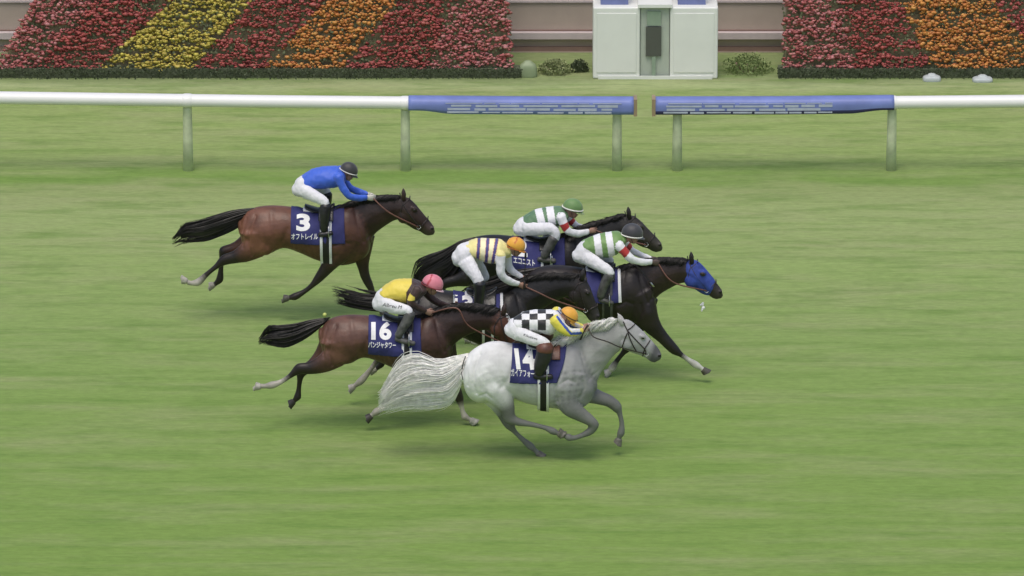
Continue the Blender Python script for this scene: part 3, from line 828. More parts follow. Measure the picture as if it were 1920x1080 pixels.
# ---- flower displays
M_frame = material('display_frame_green', lin((116, 108, 82)), rough=.9, var=.3, vscale=14)
M_fleaf = material('bedding_foliage', lin((112, 118, 88)), rough=.8, var=.4, vscale=12)
M_base = material('clipped_dark_hedge', lin((84, 92, 70)), rough=.9, var=.4, vscale=14)
fl_cols = {'red': [(166, 82, 76), (154, 72, 68), (176, 98, 92), (146, 70, 68)], 'pink': [(180, 112, 110), (170, 98, 96), (160, 86, 84), (188, 128, 126)],
           'yellow': [(194, 178, 80), (180, 162, 72), (204, 190, 96), (168, 152, 70)], 'orange': [(204, 140, 72), (192, 124, 64), (210, 152, 86), (182, 114, 64)]}
M_fl = {k: material(k+'_blossom', attr=True, rough=.7, var=.12, vscale=20) for k in fl_cols}
def blossom(V, F, C, c, r, col, rnd):
    b = len(V); a0 = rnd.uniform(0, 6.28); sx = rnd.uniform(.9, 1.9)
    V.append(c+Vector((0, -r*.75, r*.2))); C.append(col)
    for q in range(6):
        a = a0+q*math.pi/3; rr = r*rnd.uniform(.75, 1.15)
        V.append(c+Vector((rr*sx*math.cos(a), -r*.15+rnd.uniform(-.3, .3)*r, rr*math.sin(a)))); C.append(tuple(x*rnd.uniform(.8, 1.05) for x in col))
    V.append(c+Vector((0, r*.5, 0))); C.append(col)
    for q in range(6):
        F.append((b, b+1+q, b+1+(q+1) % 6)); F.append((b+7, b+1+(q+1) % 6, b+1+q))
def flower_wall(xl, xr, bands, label, seed, ends=None, rows=15, rise=.128):
    """xl(py), xr(py) give the end columns; bands (colour, leftx(py), rightx(py))."""
    rnd = random.Random(seed); Y0 = Yhedge+.10
    root = empty('flower_display', (P((xl(130)+xr(130))/2, 140, Y0).x, Y0, 0)); tag(root, label, 'flower display', 'flower displays behind the rail')
    # stepped timber frame, hidden under the planting
    st = []
    for r in range(rows):
        z = .14+rise*r; y = Y0+.035*r; py = pr(Vector((0, y, z)))[1]
        x0, x1 = P(xl(py), py, y).x+.06, P(xr(py), py, y).x-.06
        st.append(box(x0, x1, y+.10, Y0+.9, z-rise if r else 0, z-.002))
    v_, f_ = cat(st); mesh_obj('frame', v_, f_, M_frame, root, smooth=False)
    V, F, C = [], [], []
    out = {k: ([], [], []) for k in fl_cols}
    for r in range(rows):
        z0 = .13+rise*r; y0 = Y0+.035*r; py = pr(Vector((0, y0, z0+.04)))[1]
        x0, x1 = P(xl(py), py, y0).x, P(xr(py), py, y0).x
        dens = int((x1-x0)/.0085)
        for k in range(dens):
            x = x0+(x1-x0)*(k+rnd.random())/dens; z = z0+rnd.gauss(.045, .040); y = y0+rnd.uniform(-.03, .05)
            px = pr(Vector((x, y, z)))
            gap = noise.noise(Vector((x*1.6, z*9, seed)))+.5*noise.noise(Vector((x*5, z*22, seed+4)))
            colr = None
            for (cn, lx, rx) in bands:
                if lx(px[1])+rnd.gauss(0, 5) <= px[0] < rx(px[1])+rnd.gauss(0, 2): colr = cn; break
            if colr is None or gap < -.2 and rnd.random() < .8: continue
            vv = out[colr]; col = lin(rnd.choice(fl_cols[colr]))
            blossom(vv[0], vv[1], vv[2], Vector((x, y, z)), rnd.choice((.012, .018, .022, .03))*rnd.uniform(.8, 1.2), col, rnd)
        for k in range(int((x1-x0)/.016)):
            x = rnd.uniform(x0, x1); z = z0+rnd.uniform(-.055, .05); y = y0+rnd.uniform(-.02, .12); a = rnd.uniform(-1.2, 1.2); L_ = rnd.uniform(.03, .06)
            b = len(V); t = Vector((math.sin(a), rnd.uniform(-.6, .2), abs(math.cos(a)))).normalized()*L_; s_ = Vector((math.cos(a), rnd.uniform(-.3, .3), -math.sin(a)))*L_*.35
            p = Vector((x, y, z)); V += [p, p+t*.5+s_, p+t, p+t*.5-s_]; F.append((b, b+1, b+2, b+3))
    tag(mesh_obj('foliage', V, F, M_fleaf, root, smooth=False), kind='stuff')
    for k, (v_, f_, c_) in out.items():
        if v_: tag(mesh_obj(k+'_flowers', v_, f_, M_fl[k], root, cols=c_, smooth=True), kind='stuff')
    # clipped low edging
    V, F = [], []; yb = Y0-.10
    x0, x1 = P(xl(140), 140, yb).x-.05, P(xr(140), 140, yb).x+.12
    for k in range(int((x1-x0)*900)):
        x = rnd.uniform(x0, x1); z = rnd.uniform(0, .15); y = yb+rnd.uniform(-.04, .16)-z*.1; a = rnd.uniform(-1.3, 1.3); L_ = rnd.uniform(.018, .04)
        b = len(V); t = Vector((math.sin(a), rnd.uniform(-.8, .2), math.cos(a)))*L_; s_ = Vector((math.cos(a), rnd.uniform(-.3, .3), -math.sin(a)))*L_*.4
        p = Vector((x, y, z)); V += [p, p+t*.5+s_, p+t, p+t*.5-s_]; F.append((b, b+1, b+2, b+3))
    v_, f_ = box(x0, x1, yb+.06, Y0+.2, 0, .14); b = len(V); V += v_; F += [tuple(i+b for i in q) for q in f_]
    tag(mesh_obj('edging', V, F, M_base, root, smooth=False), kind='stuff')
    return root
def ln(xa, xb): return lambda py: xa+(xb-xa)*py/130
flower_wall(ln(62, -14), ln(955, 962), [('pink', ln(0, -60), ln(180, 60)), ('red', ln(180, 60), ln(322, 182)), ('yellow', ln(322, 182), ln(472, 362)),
            ('red', ln(472, 362), ln(612, 492)), ('orange', ln(612, 492), ln(748, 640)), ('red', ln(748, 640), ln(850, 800)), ('pink', ln(850, 800), ln(1000, 1000))],
            'tiered flower display in slanting red, yellow and orange bands, left of the white booth', 3)
flower_wall(ln(1470, 1466), ln(2000, 2060), [('pink', ln(1440, 1440), ln(1580, 1600)), ('red', ln(1580, 1600), ln(1685, 1748)), ('orange', ln(1685, 1748), ln(1862, 1962)), ('red', ln(1862, 1962), ln(2100, 2100))],
            'tiered flower display in red then orange bands, right of the white booth', 4)

# ---- white finish-line booth
M_bwhite = material('booth_white_paint', lin((226, 228, 222)), rough=.55, var=.03, vscale=3)
M_bgrey = material('booth_grey_green', lin((176, 184, 172)), rough=.6, var=.06, vscale=4)
M_bdark = material('booth_dark_slot', lin((84, 86, 82)), rough=.35, var=.05)
M_bgreen = material('booth_green_board', lin((140, 158, 138)), rough=.6, var=.05)
M_bblue = material('booth_blue_panel', lin((112, 122, 168)), rough=.6, var=.08)
Yb = G(1225, 148).y
def Xb(px): return P(px, 80, Yb).x
bo = empty('finish_booth', (Xb(1226), Yb, 0)); tag(bo, 'white twin-panelled booth with a dark slot in the middle between the flower displays', 'booth')
zt = zat(14, Yb)
for a, b_ in ((1112, 1200), (1256, 1346)):
    v_, f_ = box(Xb(a), Xb(b_), Yb, Yb+.7, 0, zt); o = mesh_obj('side_cabinet', v_, f_, M_bwhite, bo, smooth=False)
    md = o.modifiers.new('b', 'BEVEL'); md.width = .025; md.segments = 3
    v_, f_ = box(Xb(a+7), Xb(b_-7), Yb-.012, Yb-.001, .10, zt-.09); o2 = mesh_obj('door_panel', v_, f_, M_bwhite, o, smooth=False)
    md = o2.modifiers.new('b', 'BEVEL'); md.width = .006; md.segments = 2
    c = (a+b_)/2
    v_, f_ = box(Xb(c-30), Xb(c+22), Yb+.16, Yb+.5, zt+.002, zt+.62); o3 = mesh_obj('blue_panel', v_, f_, M_bblue, bo, smooth=False)
v_, f_ = box(Xb(1201), Xb(1255), Yb+.05, Yb+.7, 0, zt); mesh_obj('centre_bay', v_, f_, M_bgrey, bo, smooth=False)
v_, f_ = box(Xb(1213), Xb(1239), Yb+.02, Yb+.048, zat(50, Yb)+.01, zat(22, Yb)); mesh_obj('green_board', v_, f_, M_bgreen, bo, smooth=False)
v_, f_ = box(Xb(1211), Xb(1240), Yb+.01, Yb+.048, zat(106, Yb), zat(51, Yb)); mesh_obj('slot', v_, f_, M_bdark, bo, smooth=False)
v_, f_ = box(Xb(1222.5), Xb(1229.5), Yb+.005, Yb+.048, 0, zat(106.5, Yb)); mesh_obj('post', v_, f_, M_bgreen, bo, smooth=False)
v_, f_ = box(Xb(1196), Xb(1260), Yb-.03, Yb+.71, zt+.001, zt+.05); mesh_obj('lintel', v_, f_, M_bwhite, bo, smooth=False)
v_, f_ = box(Xb(1122), Xb(1336), Yb-.02, Yb-.001, .0, .05); mesh_obj('kick_board', v_, f_, M_bwhite, bo, smooth=False)
# low things around the booth
def dome(px, py, wpx, h, col, label, name='ground_cover_box', cat_='box', group=None):
    A = Acc(); Y = G(px, py).y-.05; c = G(px, py); rx = wpx/scale(Y)/2
    m = material(name+'_m', col, rough=.5, var=.05)
    L = [(Vector((c.x, c.y, z)), Vector((rx*k, 0, 0)), Vector((0, rx*.7*k, 0)), (1, 1, 1)) for z, k in ((0.003, 1), (h*.45, 1.0), (h*.8, .86), (h, .5))]
    add_loft(A, L, n=20, sub=3, exp=3.2)
    o = mesh_obj(name, A.v, A.f, m, base=Vector((c.x, c.y, 0))); tag(o, label, cat_, group)
dome(1747, 151, 34, .085, (.46, .50, .50), 'small white rounded cover on the grass below the red flowers of the right display', group='white covers in front of the right display')
dome(1842, 152, 38, .07, (.46, .50, .50), 'small white rounded cover on the grass below the orange flowers of the right display', group='white covers in front of the right display')
dome(990, 143, 34, .22, lin((136, 150, 116)), 'pale grey-green box on the grass beside the right end of the left display')
# bush by the booth
def bush(px, py, wpx, h, label, seed, col=(70, 84, 52)):
    rnd = random.Random(seed); c = G(px, py); r = wpx/scale(c.y)/2; V, F = [], []
    for k in range(1500):
        a, e, q = rnd.uniform(0, 6.28), math.acos(rnd.uniform(0, 1)), rnd.uniform(.55, 1.05)
        q *= 1+.25*noise.noise(Vector((a*1.5, e*3, seed)))
        p = Vector((c.x+r*q*math.sin(e)*math.cos(a), c.y+r*.7*q*math.sin(e)*math.sin(a), .01+h*q*math.cos(e)))
        t = Vector((rnd.uniform(-1, 1), rnd.uniform(-1, 1), rnd.uniform(-.2, 1))).normalized()*rnd.uniform(.02, .04); s_ = t.cross(Vector((rnd.uniform(-1, 1), 1, .3))).normalized()*t.length*.4
        b = len(V); V += [p, p+t*.5+s_, p+t, p+t*.5-s_]; F.append((b, b+1, b+2, b+3))
    m = material('shrub_leaf', lin(col), rough=.75, var=.35, vscale=20)
    root = empty('shrub', (c.x, c.y, 0)); tag(root, label, 'shrub', 'low shrubs by the booth')
    mesh_obj('foliage', V, F, m, root, smooth=False)
    v_, f_ = cat([tube([Vector((c.x+dx_*.3, c.y, -.01)), Vector((c.x+dx_, c.y, h*.6))], .012, 5) for dx_ in (-r*.5, 0, r*.5)])
    mesh_obj('stem', v_, f_, M_pinkst, root)
bush(1086, 134, 34, .16, 'small dark shrub close against the left side of the white booth', 11, (84, 94, 66))
bush(1040, 138, 62, .20, 'pale yellow-green shrub between the left flower display and the booth', 12, (142, 150, 104))
bush(1402, 136, 90, .26, 'wide olive shrub between the booth and the right flower display', 13, (126, 142, 88))

# ---- running rails
M_rail = material('rail_white_enamel', lin((232, 232, 228)), rough=.35, var=.02, vscale=3)
M_post = material('rail_post_grey_green', lin((196, 204, 170)), rough=.6, var=.15)
M_rblue = material('rail_cover_blue', lin((112, 126, 184)), rough=.5, var=.12, vscale=4)
M_rnavy = material('rail_cover_navy', lin((58, 54, 104)), rough=.5, var=.1)
M_rtext = material('rail_cover_white_print', lin((176, 184, 200)), rough=.5, var=.1)
M_rend = material('rail_end_orange', lin((150, 132, 104)), rough=.5, var=.1)
Yr = G(960, 320).y
def rail(pts, cover, posts, label, capx, ribs):
    P3 = [P(x, y, Yr) for x, y in pts]
    root = empty('running_rail', (P3[len(P3)//2].x, Yr, 0)); tag(root, label, 'rail', 'white running rails along the track')
    prof = [(-.10, -.05), (-.115, .0), (-.10, .055), (-.06, .082), (0, .09), (.06, .082), (.10, .055), (.115, 0), (.10, -.05), (.06, -.078), (-.06, -.078)]
    V, F = [], []; n = len(prof)
    for p in P3:
        for (y, z) in prof: V.append(Vector((p.x, Yr+y, p.z+z)))
    for i in range(len(P3)-1):
        for q in range(n): F.append((i*n+q, (i+1)*n+q, (i+1)*n+(q+1) % n, i*n+(q+1) % n))
    F.append(tuple(range(n))); F.append(tuple(reversed([(len(P3)-1)*n+q for q in range(n)])))
    beam = mesh_obj('beam', V, F, M_rail, root)
    def zr(px):
        for (a, b) in zip(P3[:-1], P3[1:]):
            X = P(px, 190, Yr).x
            if min(a.x, b.x)-.01 <= X <= max(a.x, b.x)+.01:
                t = (X-a.x)/(b.x-a.x); return a.z*(1-t)+b.z*t
        return P3[-1].z
    for px in posts:
        X = P(px, 260, Yr).x; z = zr(px)
        V1, F1 = tube([Vector((X, Yr+.03, -.02)), Vector((X, Yr+.03, .5)), Vector((X, Yr+.03, z-.16)), Vector((X, Yr+.02, z-.078))], .070, 12, [1.1, 1, .95, .9])
        mesh_obj('post', V1, F1, M_post, root)
        V2, F2 = [], []
        for q in range(5):
            for (y, zz) in prof:
                k_ = 1.0 if q in (0, 4) else 1.09
                V2.append(Vector((X-.07+.035*q, Yr+y*k_, z+zz*k_)))
        for q in range(4):
            for j in range(n): F2.append((q*n+j, (q+1)*n+j, (q+1)*n+(j+1) % n, q*n+(j+1) % n))
        mesh_obj('joint_sleeve', V2, F2, M_rail, root)
    # padded advertising cover round the beam, tapering into it
    x0, x1, taper_left = cover; ns_ = 60; V, F, fm = [], [], []
    cp = [(-.128, -.125), (-.138, -.07), (-.138, 0), (-.13, .055), (-.085, .092), (0, .099), (.085, .092), (.13, .055), (.138, -.04), (.12, -.125), (.0, -.14)]
    m = len(cp)
    for i in range(ns_+1):
        px = x0+(x1-x0)*i/ns_; X = P(px, 190, Yr).x; z = zr(px)
        d = (px-x0) if taper_left else (x1-px); k = min(1, max(0, (d-18)/70)); k = k*k*(3-2*k)
        for (y, zz) in cp:
            s_ = zz if zz > 0 else zz*(.62+.38*k)
            V.append(Vector((X, Yr+y, z+s_)))
    for i in range(ns_):
        for q in range(m):
            F.append((i*m+q, (i+1)*m+q, (i+1)*m+(q+1) % m, i*m+(q+1) % m)); fm.append(1 if q in (0, 10) and not taper_left else 0)
    F.append(tuple(range(m))); fm.append(0); F.append(tuple(reversed([ns_*m+q for q in range(m)]))); fm.append(0)
    cv = mesh_obj('rail_cover', V, F, [M_rblue, M_rnavy], root, fmat=fm)
    # blurred pale lettering blocks on the cover's front
    rnd = random.Random(int(x0)); V, F = [], []
    tx0, tx1 = ribs; px = tx0
    for a, b in ((-.108, -.078), (-.070, -.028), (-.018, .022), (.032, .05)):
        px = tx0+rnd.uniform(0, 12)
        while px < tx1-14:
            wpx = rnd.uniform(16, 70); X0, X1 = P(px, 195, Yr).x, P(min(px+wpx, tx1), 195, Yr).x; z = zr(px)
            v_, f_ = box(X0, X1, Yr-.1425, Yr-.1395, z+a+rnd.uniform(0, .008), z+b-rnd.uniform(0, .008)); q = len(V); V += v_; F += [tuple(i+q for i in t) for t in f_]
            px += wpx+rnd.uniform(2, 9)
    mesh_obj('lettering', V, F, M_rtext, cv, smooth=False)
    X = P(capx, 190, Yr).x; z = zr(capx); sg = 1 if taper_left else -1
    v_, f_ = box(min(X, X+sg*.05), max(X, X+sg*.05), Yr-.13, Yr+.13, z-.15, z+.10); mesh_obj('end_cap', v_, f_, M_rend, root, smooth=False)
    return root
rail([(-260, 179), (0, 183.5), (250, 187), (500, 190.5), (760, 193), (960, 194.5), (1188, 195)], (766, 1188, True), [-52, 352, 760, 1157],
     'white running rail left of the finish gap, ending in a blue cover', 1188, (835, 1165))
rail([(1229, 195), (1460, 194.5), (1690, 192), (1920, 190), (2180, 187)], (1229, 1676, False), [1270, 1672, 2075],
     'white running rail right of the finish gap, starting with a blue cover', 1229, (1242, 1560))

# ------------------------------------------------------------------ horses
def darker(c, k): return tuple(x*k for x in c)
bayA = dict(rump=(.172, .074, .046), front=(.058, .029, .021), neck=(.032, .019, .015), head=(.034, .021, .017), muzzle=(.06, .042, .036), ear=(.04, .024, .02),
            leg=(.020, .015, .013), sock=(.35, .33, .28), hoof=(.10, .09, .075), socks=(4, 2, 2, 2), hoofs=[(.42, .40, .34), (.3, .28, .24), (.09, .085, .07), (.05, .045, .04)])
bayB = dict(bayA, rump=(.135, .064, .045), front=(.045, .025, .020), neck=(.035, .020, .016), head=(.085, .036, .023), muzzle=(.06, .04, .035), socks=(5, 2, 5, 6), hoofs=[(.40, .38, .33), (.03, .026, .022), (.045, .04, .035), (.3, .3, .26)])
dark1 = dict(bayA, rump=(.014, .0125, .012), front=(.015, .013, .012), neck=(.017, .015, .013), head=(.040, .034, .028), muzzle=(.05, .044, .036), ear=(.02, .016, .014), leg=(.014, .012, .011), socks=(2, 2, 2, 2))
dark2 = dict(bayA, sock=(.5, .5, .44), rump=(.018, .014, .0125), front=(.021, .0155, .014), neck=(.030, .019, .016), head=(.026, .020, .017), muzzle=(.04, .033, .03), ear=(.018, .014, .013), leg=(.016, .013, .012), socks=(4, 2, 5, 4), hoofs=[(.34, .34, .3), (.05, .045, .04), (.07, .065, .05), (.3, .3, .28)])
dark3 = dict(bayA, rump=(.018, .0155, .0145), front=(.020, .017, .016), neck=(.017, .015, .014), head=(.026, .021, .020), muzzle=(.04, .035, .034), ear=(.018, .016, .015), leg=(.016, .013, .012), socks=(5, 2, 2, 2), hoofs=[(.30, .29, .25)]*4)
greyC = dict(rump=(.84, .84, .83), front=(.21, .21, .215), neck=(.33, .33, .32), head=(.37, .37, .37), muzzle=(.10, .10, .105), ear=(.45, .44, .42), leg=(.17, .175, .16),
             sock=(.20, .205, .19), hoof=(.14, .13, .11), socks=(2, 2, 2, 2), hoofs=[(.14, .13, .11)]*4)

H3 = build_horse('3', 598, coat=bayA, label='bay racehorse wearing cloth number 3, farthest left and nearest the rail', seed=1); H3.key = '3'
dress_horse(H3, (547, 646, 442, 97), [('3', (568.5, 417), 33, 26, 0, 0, .045), ('オフトレイル', (571, 443.5), 11, 50, 0, 0, .02)], (601, 623), (574, 626, 40),
            dict(T_BRIDLE))
HB = build_horse('B', 655, dx=415, dy=55, head=(9, -20, -4), coat=dark1, label='black racehorse with tail streaming, ridden by the jockey in the green cap', seed=2,
                 over=dict(nh=[(897,487,34,-.11,.62),(901,508,27,-.14,.6),(876,520,18,-.14,.7),(856,526,12,-.13,.8),(836,531,9,-.12,.8),(818,543,6.3,-.12),(803,557,5.2,-.12),(790,570,5.8,-.12),(777,572,4.6,-.12),(766,568,6.4,-.12),(757,565,6.2,-.12)],
                           tail=[((890,446),(886,458)),((862,455),(866,492)),((832,474),(846,520)),((805,488),(826,536)),((784,502),(800,545)),((776,520),(788,545))])); HB.key = 'B'
dress_horse(HB, (960, 1058, 497, 97), [('12', (972, 464), 33, 34, .1, 0, .045), ('エコニスト', (983, 490.5), 12, 40, .16, 0, .02)], (1014, 1036), (987, 1040, 40), dict(T_BRIDLE))
HC_ = build_horse('C', 712, dx=531, dy=112, head=(9, 7, 0), coat=dark2, hair=M_blackhair, label='dark brown racehorse in a blue hood, leading the race at the right', seed=3,
                  over=dict(nf=[(1192,552,34,-.12,.5),(1207,585,27,-.14,.55),(1222,610,18,-.14,.7),(1240,630,12.5,-.13,.8),(1256,647,9.5,-.12),(1266,657,8.2,-.12),(1277,665,6.4,-.12),(1291,675,7,-.12),(1304,684,7,-.12),(1314,690,5.4,-.12),(1322,696,6.6,-.12),(1328,700,7,-.12)],
                            ff=[(1203,560,32,.12,.5),(1200,600,18,.13,.7),(1190,628,11,.12,.8),(1178,650,8.2,.12),(1168,662,6,.12),(1157,676,5.2,.12),(1148,690,5.6,.12),(1143,696,4.6,.12),(1138,702,6.4,.12),(1133,704,6.6,.12)])); HC_.key = 'C'
dress_horse(HC_, (1099, 1163, 556, 90), [], (1128, 1148), (1103, 1152, 40), dict(T_BRIDLE), frontwhite=.085, girthcols=(M_bootgrey, M_black))
HD = build_horse('D', 755, dx=303, dy=158, head=(25, -12, 20), coat=dark3, label='black-brown racehorse wearing cloth number 13, ridden upright between the others', seed=4,
                 over=dict(nh=[(786,588,34,-.11,.62),(786,612,27,-.14,.6),(766,632,18,-.14,.7),(744,645,12,-.13,.8),(722,658,9,-.12,.8),(708,674,6.3,-.12),(694,694,5.2,-.12),(677,714,5.8,-.12),(667,722,4.6,-.12),(658,727,6.4,-.12),(653,732,6.6,-.12)],
                           tail=[((775,548),(772,560)),((740,552),(745,580)),((712,553),(716,582)),((684,552),(688,580)),((655,547),(662,575)),((630,542),(642,570))])); HD.key = 'D'
dress_horse(HD, (850, 943, 600, 97), [('13', (868, 570), 34, 37, .05, 0, .045)], (904, 926), (877, 930, 40), dict(T_BRIDLE), frontwhite=.07)
HE = build_horse('E', 803, dx=151, dy=205, head=(30, 5, 20), coat=bayB, label='brown racehorse wearing cloth number 16, just behind the grey horse', seed=5,
                 over=dict(nh=[(632,637,34,-.11,.62),(636,660,28,-.14,.6),(610,680,19,-.14,.7),(582,690,12.5,-.13,.8),(560,692,9.5,-.12,.8),(545,704,6.5,-.12),(527,716,5.4,-.12),(510,722,6,-.12),(497,724,4.8,-.12),(484,724,6.4,-.12),(475,725,5.6,-.12)],
                           fh=[(628,640,30,.11,.62),(605,668,18,.13,.7),(584,686,12,.13,.8),(565,698,9,.12,.8),(562,714,6.3,.12),(560,731,5,.12),(558,744,5.6,.12),(552,751,4.6,.12),(546,757,6.2,.12),(541,761,6.2,.12)],
                           nf=[(806,648,34,-.12,.5),(795,680,24,-.14,.55),(782,704,16,-.14,.75),(767,723,10.5,-.13,.8),(751,741,7.8,-.12),(739,750,5.6,-.12),(722,762,5.2,-.12),(706,772,6,-.12),(699,777,4.8,-.12),(692,783,6.4,-.12),(686,788,6.6,-.12)],
                           ff=[(826,655,32,.12,.5),(842,690,18,.13,.7),(850,715,11,.12,.8),(858,738,8.4,.12),(862,750,7,.12),(865,762,5.4,.12),(868,773,5.2,.12),(872,782,5.8,.12),(879,786,4.8,.12),(888,791,6.4,.12),(894,794,6.6,.12)],
                           blaze=[((953,590), .03, (.5, .48, .45)), ((957,598), .03, (.5, .48, .45)), ((962, 608), .03, (.5, .48, .45))],
                           tail=[((618,596),(606,608)),((580,602),(584,626)),((552,610),(562,640)),((526,613),(536,650)),((503,616),(514,648)),((491,630),(494,642))])); HE.key = 'E'
dress_horse(HE, (692, 789, 650, 97), [('16', (715, 620), 35, 38, 0, 0, .045), ('パンジャタワー', (716.5, 647), 12, 52, .02, 0, .02)], (754, 773), (722, 776, 40), dict(T_BRIDLE))
saddle_brown['F'] = True
_o = build_horse.__globals__
HF_over = dict(own=True,
    torso=[((869,690),(869,716),.10),((876,668),(874,736),.19),((890,654),(890,752),.25),((912,643),(914,754),.28),((935,640.5),(940,744),.275),((955,644),(958,744),.285),((985,649),(985,754),.30),
           ((1015,651),(1015,761),.30),((1040,648),(1042,765),.28),((1062,643),(1068,768),.26),((1080,644),(1092,764),.225),((1094,656),(1108,750),.18),((1105,682),(1116,733),.10)],
    neck=[((1046,648),(1113,738),.155),((1073,635),(1121,712),.13),((1098,622),(1130,694),.11),((1122,611),(1140,680),.095),((1143,606),(1152,666),.086),((1160,601),(1163,657),.08)],
    head=[((1162,600),(1160,648),.07),((1178,599),(1172,655),.092),((1194,610),(1186,662),.095),((1210,625),(1199,666),.078),((1221,637),(1210,671),.062),((1230,647),(1218,677),.056),((1237,656),(1226,680),.052),((1240,664),(1233,677),.034)],
    eye=(1205, 630), nost=(1236, 665), ear=((1168,603),(1158,590)), jaw=(1176, 641),
    nh=[(905,695,38,-.12,.6),(925,724,32,-.15,.6),(942,748,22,-.15,.7),(951,766,15,-.14,.8),(957,784,10.5,-.13,.8),(972,791,7,-.13),(998,796,5.6,-.13),(1022,802,5.4,-.13),(1036,808,6.6,-.13),(1045,812,5.4,-.13),(1052,815,7,-.13),(1059,817,6.6,-.13)],
    fh=[(893,702,34,.12,.62),(913,733,24,.13,.7),(930,756,15,.13,.8),(943,776,11.5,.12,.8),(955,795,9.5,.12),(964,808,6.8,.12),(978,822,5.8,.12),(994,836,6.4,.12),(1003,844,5.4,.12),(1012,853,7,.12),(1018,858,7,.12)],
    nf=[(1068,695,38,-.12,.5),(1060,738,28,-.15,.55),(1070,764,19,-.15,.75),(1090,778,14,-.14,.8),(1104,787,11,-.14),(1113,797,9.5,-.13),(1107,808,7,-.13),(1092,816,5.8,-.13),(1076,821,5.8,-.13),(1067,820,6.4,-.13),(1059,817,5.4,-.13),(1052,813,6.8,-.13),(1047,810,6.6,-.13)],
    ff=[(1084,705,34,.12,.5),(1100,736,21,.13,.7),(1122,745,14,.12,.8),(1142,752,10.5,.12),(1156,763,9.2,.12),(1162,776,6.6,.12),(1166,796,5.6,.12),(1164,812,6.4,.12),(1161,820,5.4,.12),(1158,829,7,.12),(1157,835,7.4,.12)],
    muscle=[((925,700),(24,30),.235,.07),((1070,705),(24,42),.165,.09),((1120,650),(22,14),.08,.045),((890,700),(18,34),.19,.06),((985,715),(30,26),.25,.05),((1100,725),(14,22),.12,.08)],
    tail=[((878,664),(872,690)),((852,672),(862,722)),((820,682),(842,748)),((790,676),(812,752)),((760,684),(776,750)),((738,706),(745,752)),((718,738),(722,758))],
    tailspread=.12, tailcount=3900, tailr=.0046, locks=130, wisp=.34, fan=1.8, curl=.06,
    mane=[(1050,645),(1075,634),(1098,621),(1122,610),(1143,605),(1162,600)], manelen=(.08, .20), manelocks=110, maneper=14, maneup=.8, maneback=1.0)
HF = build_horse('F', 860, coat=greyC, mat=M_grey, hair=M_whitehair, label='white-grey racehorse wearing cloth number 14, nearest the camera', seed=6, over=HF_over); HF.key = 'F'
dress_horse(HF, (961, 1062, 700, 97), [('14', (984.5, 673), 40, 37, .03, -.12, .045), ('ガイアフォー', (980, 699.5), 14, 44, .06, -.1, .012)], (1008, 1029), (992, 1050, 42),
            dict(straps=[[(1169,603),(1176,618.6),(1192,637),(1209,655),(1211,663)],[(1190,608),(1184,614),(1176,619)],[(1219,638),(1214,646),(1209,654),(1205,668)],[(1176,619),(1180,632),(1187,648),(1194,660)],[(1176,625),(1171,637),(1166,653)]], bit=(1212, 664)), slants=(-5, -16))
# crupper line of the grey, pompon of 16
strap(HF, [(873,668),(868,682),(866,700),(868,712)], .006, 'tail_strap', M_black, HF.body, mirror=False)
A = Acc(); add_ell(A, P(609, 592, HE.Y)+Vector((0, -.02, .02)), Vector((.026, 0, 0)), Vector((0, .026, 0)), Vector((0, 0, .026)))
mesh_obj('tail_ribbon', A.v, A.f, material('yellow_ribbon', lin((190, 200, 110)), rough=.6), HE.body)
# blue hood of the leader
A = Acc(); hs = HC_.headst
hh = [(a, b, w_+.010) for a, b, w_ in hs[:5]]
hh = [((a[0]+1.0, a[1]-1.2), (b[0]-1, b[1]+1.2), w_) for a, b, w_ in hh]
add_loft(A, slab(hh, HC_.Y), n=24, sub=4, k=.22, k2=.3)
jw = HC_.bt(T_JAW, 1); ey = HC_.bt(T_EYE, 1)
for sg in (-1, 1):
    q = P(jw[0], jw[1], HC_.Y); q.y += sg*.05
    add_ell(A, q, Vector((14.3/HC_.s, 0, 0)), Vector((0, .057, 0)), Vector((0, 0, 15.3/HC_.s)))
    q = P(ey[0], ey[1]-2, HC_.Y); q.y += sg*.07
    add_ell(A, q, Vector((7.2/HC_.s, 0, -3/HC_.s)), Vector((0, .034, 0)), Vector((2/HC_.s, 0, 5.2/HC_.s)))
v_, f_ = remesh(A, .009, 3)
hood = mesh_obj('hood', v_, f_, M_hood, HC_.body); hb = BVHTree.FromPolygons(v_, f_)
for sg in (-1, 1):
    q = P(ey[0], ey[1], HC_.Y); hit = hb.ray_cast(Vector((q.x, HC_.Y+sg, q.z)), Vector((0, -sg, 0)))
    if hit[0]:
        A2 = Acc(); add_ell(A2, hit[0], Vector((.034, 0, -.01)), Vector((0, .010, 0)), Vector((.008, 0, .026))); mesh_obj('eye_opening', A2.v, A2.f, M_darkrein, hood)
        A2 = Acc(); add_ell(A2, hit[0]+Vector((0, sg*.006, 0)), Vector((.018, 0, -.005)), Vector((0, .011, 0)), Vector((.004, 0, .013))); mesh_obj('eye', A2.v, A2.f, M_eye, hood)
# flying foam below its mouth
A = Acc(); rnd = random.Random(5); c = P(1316, 576, HC_.Y)
for k in range(9): add_ell(A, c+Vector((rnd.uniform(-.02, .02), rnd.uniform(-.02, .02), rnd.uniform(-.05, .05))), Vector((rnd.uniform(.01, .024), 0, 0)), Vector((0, .013, 0)), Vector((.006, 0, rnd.uniform(.01, .03))), n=8, m=5)
fo = mesh_obj('foam', A.v, A.f, material('foam_white', (.8, .8, .8), rough=.3), base=c); tag(fo, 'white fleck of foam falling below the mouth of the blue-hooded horse', 'foam')

